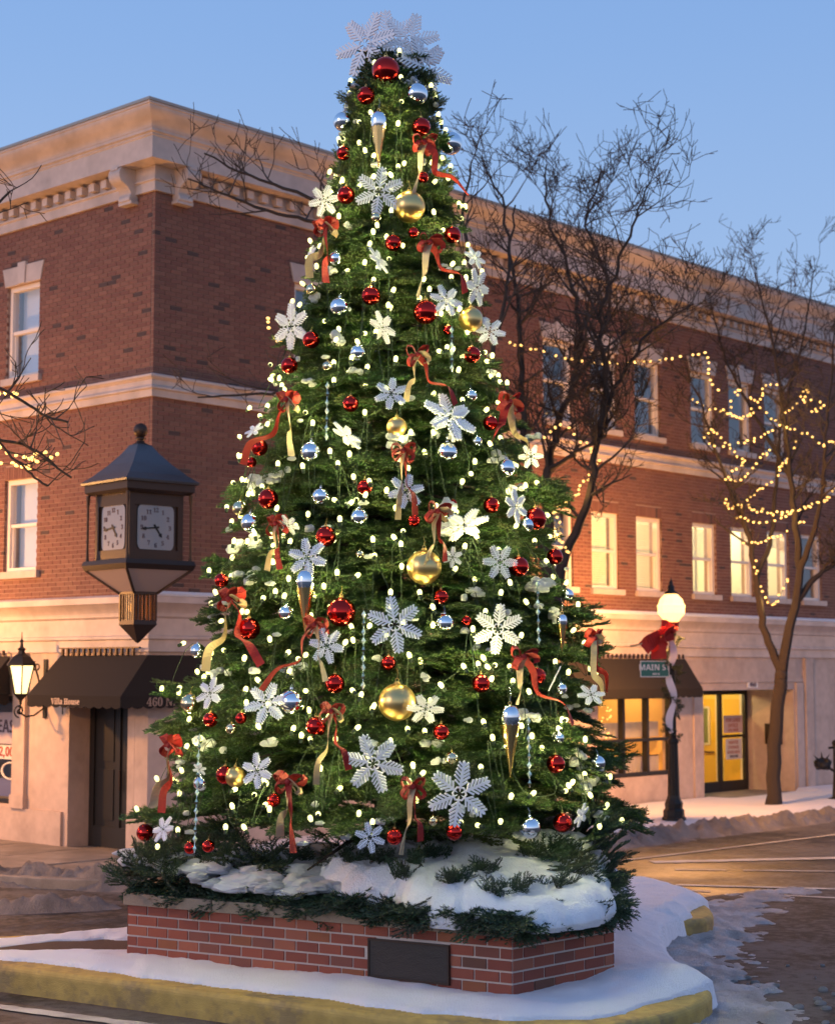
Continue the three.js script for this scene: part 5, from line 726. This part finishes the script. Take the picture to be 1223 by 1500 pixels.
// bows with tails
{
  const r = rng(55), L = [...TREE.bows].sort((a, b) => b[0] - a[0]);
  L.forEach(([y, az, kk, d, way], i) => {
    const t = thing('bow_ornament', `red velvet bow with ribbons, ${ordinal(i + 1)} bow from the treetop, ${sideWord(az)}`, 'bow', 'bows on the Christmas tree');
    t.position.copy(onTree(y, az, kk, .02)); t.rotation.y = az * .8 * Math.PI / 180; const s = Math.max(.11, d * .75);
    const zig = () => V(R(-.2, .2, r), R(-.2, .2, r), 1);
    for (let k = 0; k < 4; k++) { const q = [.5, 2.6, -.35, 3.6][k] + R(-.25, .25, r), c = Math.cos(q), sn = Math.sin(q), l = s * R(.75, 1, r); mesh('loop', ribbon(curve([V(0, 0, .02), V(c * l * .6, sn * l * .6 + .03, .09), V(c * l, sn * l, .07), V(c * l * .7, sn * l * .7 - .05, .02), V(0, 0, .03)], 12), s * .55, () => V(-sn * .5, c * .5, 1)), k === 2 && i % 2 ? M.goldCloth : M.velvet, t); }
    mesh('knot', (() => { const g = new THREE.SphereGeometry(s * .2, 10, 8); g.translate(0, 0, .07); return g; })(), M.velvet, t);
    const tail = (sx, len, m) => { const w = R(.4, 1, r), pts = [V(0, 0, .06)]; for (let k = 1; k <= 4; k++) pts.push(V(sx * len * .2 * k * (1 + .3 * Math.sin(k * 2 + w)), -len * .3 * k + .03 * Math.sin(k * 2.5), .07 + .05 * Math.sin(k * 1.8 + w * 3) + .045 * k * len)); mesh('tail', ribbon(curve(pts, 22), s * .5, (q) => V(Math.cos(q * 1.6 + w), .15, Math.sin(q * 1.6 + w) * .7)), m, t); };
    tail(way || R(.1, .5, r), R(.3, .48, r), M.velvet); tail(way ? -way * .35 : -R(.05, .4, r), R(.3, .5, r), M.goldCloth);
  });
}
// long gold drops
{
  const L = [...TREE.fin].sort((a, b) => b[0] - a[0]);
  L.forEach(([y, az, kk, len], i) => {
    const t = thing('drop_ornament', `long ribbed gold cone drop with silver top, ${ordinal(i + 1)} drop down from the treetop`, 'drop ornament', 'cone drops on the Christmas tree'); t.position.copy(onTree(y, az, kk, .04)); const w = len * .135;
    mesh('top', lathe([[0, 0], [w * .4, -len * .008], [w * .72, -len * .035], [w * .93, -len * .08], [w * 1.03, -len * .14], [w * 1.03, -len * .22], [w * .9, -len * .28]], 20), M.silverGlass, t);
    const g = new THREE.ConeGeometry(w * .93, len * .74, 24, 6), p = g.attributes.position; for (let k = 0; k < p.count; k++) { const q = Math.atan2(p.getZ(k), p.getX(k)), f = 1 + .07 * Math.cos(q * 12); p.setX(k, p.getX(k) * f); p.setZ(k, p.getZ(k) * f); } g.rotateX(Math.PI); g.computeVertexNormals(); g.translate(0, -len * .27 - len * .37, 0); mesh('cone', g, M.goldRib, t);
    mesh('ring', (() => { const q = new THREE.TorusGeometry(.012, .003, 5, 12); q.translate(0, .012, 0); return q; })(), M.goldSatin, t); mesh('hook', tube([V(0, .02, 0), V(.01, .09, -.02), V(0, .14, -.06)], .0025, 4), M.silverGlass, t);
  });
}
// strands of glass drops
{
  const bead = new THREE.OctahedronGeometry(1, 0), L = [...TREE.gar].sort((a, b) => b[0] - a[0]);
  L.forEach(([y, az, kk, len], i) => {
    const t = thing('bead_strand', `hanging strand of faceted glass drops, ${ordinal(i + 1)} strand down from the treetop`, 'bead strand', 'glass bead strands on the Christmas tree'), p0 = onTree(y, az, kk, .05); t.position.copy(p0); const n = Math.round(len / .075), slope = .3;
    mesh('cord', tube([V(0, 0, 0), V(0, -len, slope * len * .9)], .0025, 4), M.silverGlass, t);
    for (let k = 0; k < n; k++) { const m = mesh('bead', bead, k % 3 === 1 ? M.champagne : M.crystal, t); m.position.set(0, -(k + .5) / n * len, (k + .5) / n * len * slope * .9); m.scale.set(.02, .034, .02); m.rotation.y = k; }
  });
}
// light strings on the tree: bulbs sorted into six bands
{
  const r = rng(3), pts = TREE.lights.map(([y, az, k]) => [y, az, k]).sort((a, b) => b[0] - a[0]);
  for (let i = 0; i < 240; i++) { const y = R(1.5, 8.3, r); if (r() < radius(y) / 2 + .15) pts.push([y, R(-88, 88, r), R(.84, .97, r)]); }   // bulbs set deeper among the boughs
  for (let i = 0; i < 60; i++) { const y = R(1.2, 8.2, r); pts.push([y, R(95, 265, r), 1.02]); }        // the far side of the tree is lit as well
  pts.sort((a, b) => b[0] - a[0]);
  const bands = ['around the very top of', 'around the upper part of', 'just above the middle of', 'just below the middle of', 'around the lower part of', 'along the bottom of'], per = Math.ceil(pts.length / 6);
  const bulbG = lathe([[0, .044], [.01, .04], [.018, .03], [.021, .016], [.018, -.002], [.014, -.014], [0, -.016]], 12), sockG = lathe([[0, -.012], [.016, -.012], [.016, -.05], [0, -.05]], 8);
  let n = 0;
  for (let b = 0; b < 6; b++) {
    const L = pts.slice(b * per, (b + 1) * per).sort((p, q) => p[1] - q[1]), t = thing('light_string', `string of warm white bulbs wound ${bands[b]} the Christmas tree`, 'light string', 'light strings on the Christmas tree');
    const cp = []; for (const [y, az, k] of L) {
      const p = onTree(y, az, k, .03), o = mesh('bulb', bulbG, M.bulb, t), s = mesh('socket', sockG, M.cordGreen, o); o.position.copy(p); o.rotation.set(R(-.9, .9, r), R(0, 6, r), R(-.9, .9, r)); cp.push(onTree(y, az, k, -.06));
      if (n++ % 3 === 0 && y > 1.7 && y < 8.45 && az > -100 && az < 100) { const l = new THREE.PointLight(lin(1, .9, .34), .66, 0, 2); l.position.copy(p); l.shadow.radius = 1.2; t.add(l); }
    }
    mesh('cord', tube(curve(cp, cp.length * 4), .0035, 4), M.cordGreen, t);
  }
}

// ---------------------------------------------------------------- boughs and snow in the planter
{
  const r = rng(21), list = [];
  const dark = () => lin(.03 + .02 * r(), .06 + .025 * r(), .028 + .012 * r());
  const along = (i, j, n, depth, droop, lift) => { const [x0, z0] = PL[i], [x1, z1] = PL[j], L = Math.hypot(x1 - x0, z1 - z0), nx = -(z1 - z0) / L, nzz = (x1 - x0) / L; const s = inside(PL, (x0 + x1) / 2 + nx * .1, (z0 + z1) / 2 + nzz * .1) > 0 ? -1 : 1; for (let k = 0; k < n; k++) { const t = r(), e = R(.0, depth, r) + (i === 4 ? (t < .6 ? .2 : .06) : .04), yaw = R(-.9, .9, r), ox = s * nx, oz = s * nzz, d = V(ox * Math.cos(yaw) - oz * Math.sin(yaw), R(droop[0], droop[1], r), oz * Math.cos(yaw) + ox * Math.sin(yaw)); list.push([V(x0 + (x1 - x0) * t - ox * e, .84 + lift * e + R(0, .1, r), z0 + (z1 - z0) * t - oz * e), d, R(-.6, .6, r), R(.75, 1.25, r), dark()]); } };
  along(4, 0, 240, .12, [-.6, .0], .0); along(0, 1, 130, .14, [-.8, .0], .1); along(1, 2, 240, .6, [-.2, .7], .5); along(3, 4, 120, .6, [-.1, .7], .4); 
  // tall twigs at the right rim and sprays through the snow
  for (let i = 0; i < 150; i++) { const t = r(); list.push([V(1.5 + R(-.15, .12, r), .85 + t * .6, -15.4 - R(-.5, 1.2, r)), V(R(.2, 1, r), R(.1, .9, r), R(-.2, .4, r)), 0, R(.7, 1.05, r), dark()]); }
  for (let i = 0; i < 160; i++) { const x = R(-2.5, -.6, r); list.push([V(x, .9 + R(0, .25, r), -15.4 + .1 * x + R(-.5, .3, r)), V(R(-1, 1, r), R(-.1, .8, r), R(-.2, 1, r)), R(-1, 1, r), R(.7, 1.2, r), dark()]); }
  // the big pillow of snow and the small ones to its left
  const mound = smoothPoly([[-.85, -14.95], [-.55, -14.55], [-.3, -14.4], [.15, -13.95], [.55, -13.68], [1.0, -13.68], [1.4, -13.98], [1.66, -14.7], [1.74, -15.4], [1.35, -15.75], [.7, -15.75], [.35, -15.7], [-.05, -16.1], [-.7, -15.8]], 90);
  const moundTop = (x, z, d) => { const back = -13.7 - z, w = .26, q = Math.min(1, d / w), rim = Math.sqrt(Math.max(0, 1 - (1 - q) * (1 - q))); return .8 + rim * (.15 + .03 * Math.min(1, Math.max(0, (x - .3) / 1.2))) + .19 * Math.max(0, back) * Math.min(1, d / .3 + .35) + (.28 * (fbm(x * 2.2, z * 2.2, 35) - .5) + .08 * (fbm(x * 6, z * 6, 36) - .5)) * Math.min(1, d / .12) + .13 * Math.exp(-Math.pow((x - .5) / .35, 2) - Math.pow((z + 15.4) / .35, 2)); };
  const moundY = (x, z) => moundTop(x, z, Math.max(0, inside(mound, x, z)));
  for (const [x, z, n] of [[.08, -14.9, 14], [.3, -15.3, 10], [.95, -15.0, 13], [.3, -14.2, 14], [-.3, -14.85, 9], [-.12, -14.45, 9], [.62, -13.95, 8], [.75, -15.4, 8], [-.5, -15.3, 9], [-.62, -14.95, 9], [-.25, -15.5, 9], [.55, -14.6, 11], [1.1, -14.3, 8], [.75, -14.15, 9], [1.3, -15.2, 9], [.0, -14.6, 9]]) for (let i = 0; i < n; i++) list.push([V(x + R(-.08, .08, r), (moundY(x, z) ?? 1) - .06, z + R(-.06, .06, r)), V(R(-.9, .9, r), R(.45, 1.2, r), R(-.2, .9, r)), R(-1, 1, r), R(.4, .75, r), dark()]);
  const o = thing('fir_boughs', 'cut dark green fir boughs filling the brick planter around its rim', 'fir boughs'); o.userData.kind = 'stuff'; scatter(list, 'sprays', o);
  const mc = [.42, -14.85], mn = 260, rings = 36, mpos = [], muv = [], midx = [];
  for (let i = 0; i < mn; i++) {
    const q = i / mn * 2 * Math.PI, dx = Math.cos(q), dz = Math.sin(q); let L = .1; while (inside(mound, mc[0] + dx * L, mc[1] + dz * L) > 0) L += .01;
    L += .16 * (noise(dx * 5 + 9, dz * 5 + 9) - .5) + .07 * (noise(dx * 15 + 9, dz * 15 + 9) - .5);
    for (let k = 0; k <= rings + 1; k++) { const u = k > rings ? .965 : 1 - Math.pow(1 - k / rings, 2.2), x = mc[0] + dx * L * u, z = mc[1] + dz * L * u; mpos.push(x, k > rings ? .76 : moundTop(x, z, L * (1 - u)), z); muv.push(x, z); }
  }
  for (let i = 0; i < mn; i++) for (let k = 0; k <= rings; k++) { const p = i * (rings + 2) + k, o = ((i + 1) % mn) * (rings + 2) + k; midx.push(p, p + 1, o, o, p + 1, o + 1); }
  const mg = new THREE.BufferGeometry(); mg.setAttribute('position', new THREE.Float32BufferAttribute(mpos, 3)); mg.setAttribute('uv', new THREE.Float32BufferAttribute(muv, 2)); mg.setIndex(midx.map((_, i, a) => i % 3 === 1 ? a[i + 1] : i % 3 === 2 ? a[i - 1] : a[i])); mg.computeVertexNormals();
  tag(mesh('snow_pillow', mg, M.snow), 'thick smooth pillow of snow over the right half of the planter', 'snow', null, 'stuff');
  const gs = [], spots = [[-2.35, -15.75, .28], [-2.1, -15.5, .2], [-1.85, -15.45, .3], [-1.55, -15.3, .24], [-1.35, -15.15, .34], [-1.1, -15.35, .3], [-.95, -15.0, .3], [-1.65, -15.75, .3], [-1.2, -15.75, .34], [-2.0, -15.9, .22], [-.75, -14.85, .2], [-1.75, -15.1, .14], [-1.25, -14.9, .16], [-.9, -14.75, .14], [-2.5, -16.0, .2], [-.7, -15.5, .3], [-.85, -16.0, .24], [-1.9, -15.2, .13], [-.2, -15.9, .2]];
  spots.forEach(([x, z, w], i) => { for (let k = 0; k < 5; k++) { const a = R(0, 6.28, r), e = w * R(0, .75, r); gs.push(blob(x + Math.cos(a) * e, .93 + .2 * Math.max(0, -15.0 - z) + R(0, .06, r), z + Math.sin(a) * e * .6, w * R(.45, .8, r), w * R(.16, .28, r), i * 7 + k)); } });
  tag(mesh('bough_snow', G(gs), M.snow), 'clumps of snow lying on the fir boughs at the planter left', 'snow', null, 'stuff');
}

{ // fir garland wound round the lamp pole
  const r = rng(61), list = [], o = thing('pole_garland', 'thin fir garland wound round the street lamp pole', 'garland'); o.userData.kind = 'stuff';
  for (let i = 0; i < 90; i++) { const t = i / 90, q = t * 2 * Math.PI * 3 + 1, y = 3.35 - t * 1.75; list.push([V(4.42 + Math.sin(q) * .07, y + .0, -30.35 + Math.cos(q) * .07), V(Math.sin(q + R(-1, 1, r)), R(-.8, .5, r), Math.cos(q + R(-1, 1, r))), R(-1, 1, r), R(.35, .6, r), lin(.04, .06, .03)]); }
  scatter(list, 'sprays', o);
}
// ---------------------------------------------------------------- bare street trees
function bareTree(key, name, label, opt) {
  const t = thing(name, label, 'tree', 'bare trees along the pavements'), r = rng(opt.seed), thick = [], fine = [];
  const limbs = LIMBS[key].map((l) => l.map(([x, y, z]) => V(x, y, z)));
  limbs[0][0].y = .1;
  const grow = (o, d, L, rad, lvl) => {
    const n = lvl > 2 ? 3 : 5, pts = [o.clone()], rr = [rad], dir = d.clone(); let p = o.clone();
    for (let i = 1; i <= n; i++) { dir.add(V(R(-1, 1, r), R(-.7, 1, r) * .9, R(-1, 1, r)).multiplyScalar(.24)).add(V(0, .035, 0)).normalize(); p = p.clone().addScaledVector(dir, L / n); pts.push(p); rr.push(Math.max(.0055, rad * (1 - .75 * i / n))); }
    (rad > .018 ? thick : fine).push(tube(pts, rr, rad > .018 ? 6 : rad > .006 ? 4 : 3, false));
    if (lvl >= opt.levels) return;
    const kids = opt.kids[lvl] ?? 3; for (let k = 0; k < kids; k++) { const i = 1 + Math.floor(r() * n), q = pts[i], base = pts[i].clone().sub(pts[i - 1]).normalize(), side = V(R(-1, 1, r), R(-.5, .9, r), R(-1, 1, r)).normalize(); grow(q, base.multiplyScalar(.75).add(side).normalize(), L * R(.45, .72, r), Math.max(.006, rr[i] * .72), lvl + 1); }
  };
  limbs.forEach((l, i) => {
    const pts = curve(l, i ? l.length * 4 : 14).map((p, k, a) => p.clone().add(V(R(-1, 1, r), R(-.4, .4, r), R(-1, 1, r)).multiplyScalar(k && k < a.length - 1 ? opt.wob : 0))), n = pts.length, r0 = i ? opt.limb[i] ?? .07 : opt.trunk, r1 = i ? .012 : opt.trunkTop;
    const rr = pts.map((_, k) => { const u = k / (n - 1); return i ? r0 + (r1 - r0) * Math.pow(u, .75) : (r0 + (r1 - r0) * u) * (u < .06 ? 1.35 : 1); });
    mesh(i ? 'limb' : 'trunk', tube(pts, rr, i ? 8 : 14), M.bark, t);
    if (!i) return;
    const from = Math.floor(n * (opt.bare ?? .3)); for (let k = from; k < n; k++) { for (let q = 0; q < (opt.per ?? 1); q++) if (r() < opt.dense) { const d = pts[k].clone().sub(pts[k - 1]).normalize(), s = V(R(-1, 1, r), R(-.35, 1, r), R(-1, 1, r)).normalize(); grow(pts[k], d.multiplyScalar(.5).add(s).normalize(), opt.len * R(.55, 1.1, r), Math.min(.03, rr[k] * .7), 1); } }
  });
  if (thick.length) mesh('branches', G(thick), M.twig, t); if (fine.length) mesh('twigs', G(fine), M.twig, t).userData.kind = 'stuff';
}
bareTree('big', 'bare_tree', 'large bare tree right behind the Christmas tree, its crown above the roofline', { seed: 5, trunk: .19, trunkTop: .15, limb: [0, .1, .11, .09, .06, .055, .045], levels: 4, kids: { 1: 4, 2: 4, 3: 2 }, len: 1.05, dense: .46, wob: .05, bare: .25, per: 2 });
bareTree('right', 'bare_tree', 'bare forked tree on the snowy pavement by the lit doorway', { seed: 9, trunk: .14, trunkTop: .12, limb: [0, .095, .115, .085, .07, .06, .05], levels: 4, kids: { 1: 4, 2: 3, 3: 2 }, len: .9, dense: .95, wob: .025, bare: .38, per: 1 });
bareTree('hid', 'bare_tree', 'bare tree hidden behind the Christmas tree, twigs showing at its left', { seed: 14, trunk: .16, trunkTop: .12, limb: [0, .05, .06, .07, .045, .06], levels: 3, kids: { 1: 3, 2: 3 }, len: .9, dense: .42, wob: .03, bare: .45, per: 1 });
bareTree('left', 'bare_tree', 'bare tree left of the frame, its twigs reaching in at the left edge', { seed: 23, trunk: .15, trunkTop: .12, limb: [0, .026, .026, .04, .016], levels: 3, kids: { 1: 2, 2: 2 }, len: .65, dense: .4, wob: .02, bare: .3, per: 1 });

// amber light strings in the street trees
{
  const where = { right: 'in the bare tree by the lit doorway', big: 'in the large bare tree behind', left: 'in the twigs at the left picture edge', hid: 'just left of the Christmas tree' }, count = {};
  const bulbG = lathe([[0, .03], [.012, .026], [.02, .012], [.018, -.006], [.009, -.018], [0, -.018]], 8), r = rng(88);
  for (const [k, P] of STRINGS) {
    count[k] = (count[k] || 0) + 1; const total = STRINGS.filter(([q]) => q === k).length;
    const t = thing('amber_light_string', total > 1 ? `amber bulb string ${where[k]}, ${ordinal(count[k])} from its top` : `short string of small amber bulbs ${where[k]}`, 'light string', 'amber light strings in the street trees');
    const c = new THREE.CatmullRomCurve3(P.map(([x, y, z]) => V(x, y, z)), false, 'centripetal'), L = c.getLength(), n = Math.max(4, Math.round(L / .155)), pts = c.getSpacedPoints(n);
    mesh('cord', tube(c.getSpacedPoints(n * 2), .005, 4), M.cordGreen, t);
    pts.forEach((p, i) => { const m = mesh('bulb', bulbG, M.bulbAmber, t); m.position.copy(p).add(V(R(-.03, .03, r), R(-.03, .03, r), R(-.02, .02, r))); m.rotation.set(R(-2, 2, r), 0, R(-2, 2, r)); });
    { const l = new THREE.PointLight(lin(1, .58, .16), .5, 0, 2), m = pts[Math.floor(n / 2)]; l.position.copy(m); l.shadow.radius = 3; t.add(l); }
  }
}

// ---------------------------------------------------------------- iron plant stand at the right edge of the pavement
{
  const T = thing('iron_plant_stand', 'dark iron stand with a leafy head on the pavement at the right edge', 'plant stand'); T.position.set(8.36, .2, -35.2);
  mesh('pole', lathe([[.14, 0], [.15, .02], [.06, .05], [.05, .2], [.03, .5], [.025, 1.0], [.04, 1.1], [0, 1.12]], 10), M.iron, T);
  mesh('arm', tube(curve([V(0, .55, 0), V(-.08, .6, .02), V(-.16, .68, .03)], 8), .025, 6), M.iron, T); mesh('crown', G([tube([V(-.12, 1.02, 0), V(.15, 1.05, 0)], .025, 6), blob(.05, 1.12, 0, .1, .06, 4)]), M.iron, T);
  mesh('head', blob(-.25, .7, .03, .16, .14, 9), M.iron, T);
  for (const [dx, dy] of [[-.16, .14], [-.02, .22], [.12, .12]]) mesh('leaf', (() => { const s = new THREE.Shape([[-.03, 0], [0, -.02], [.03, 0], [0, .17]].map(([x, y]) => new THREE.Vector2(x, y))); const g = new THREE.ExtrudeGeometry(s, { depth: .01, bevelEnabled: false }); g.rotateZ(-dx * 5); g.translate(-.25 + dx * .4, .74 + dy * .2, .04); return g; })(), M.iron, T);
}

renderer.render(scene, camera);
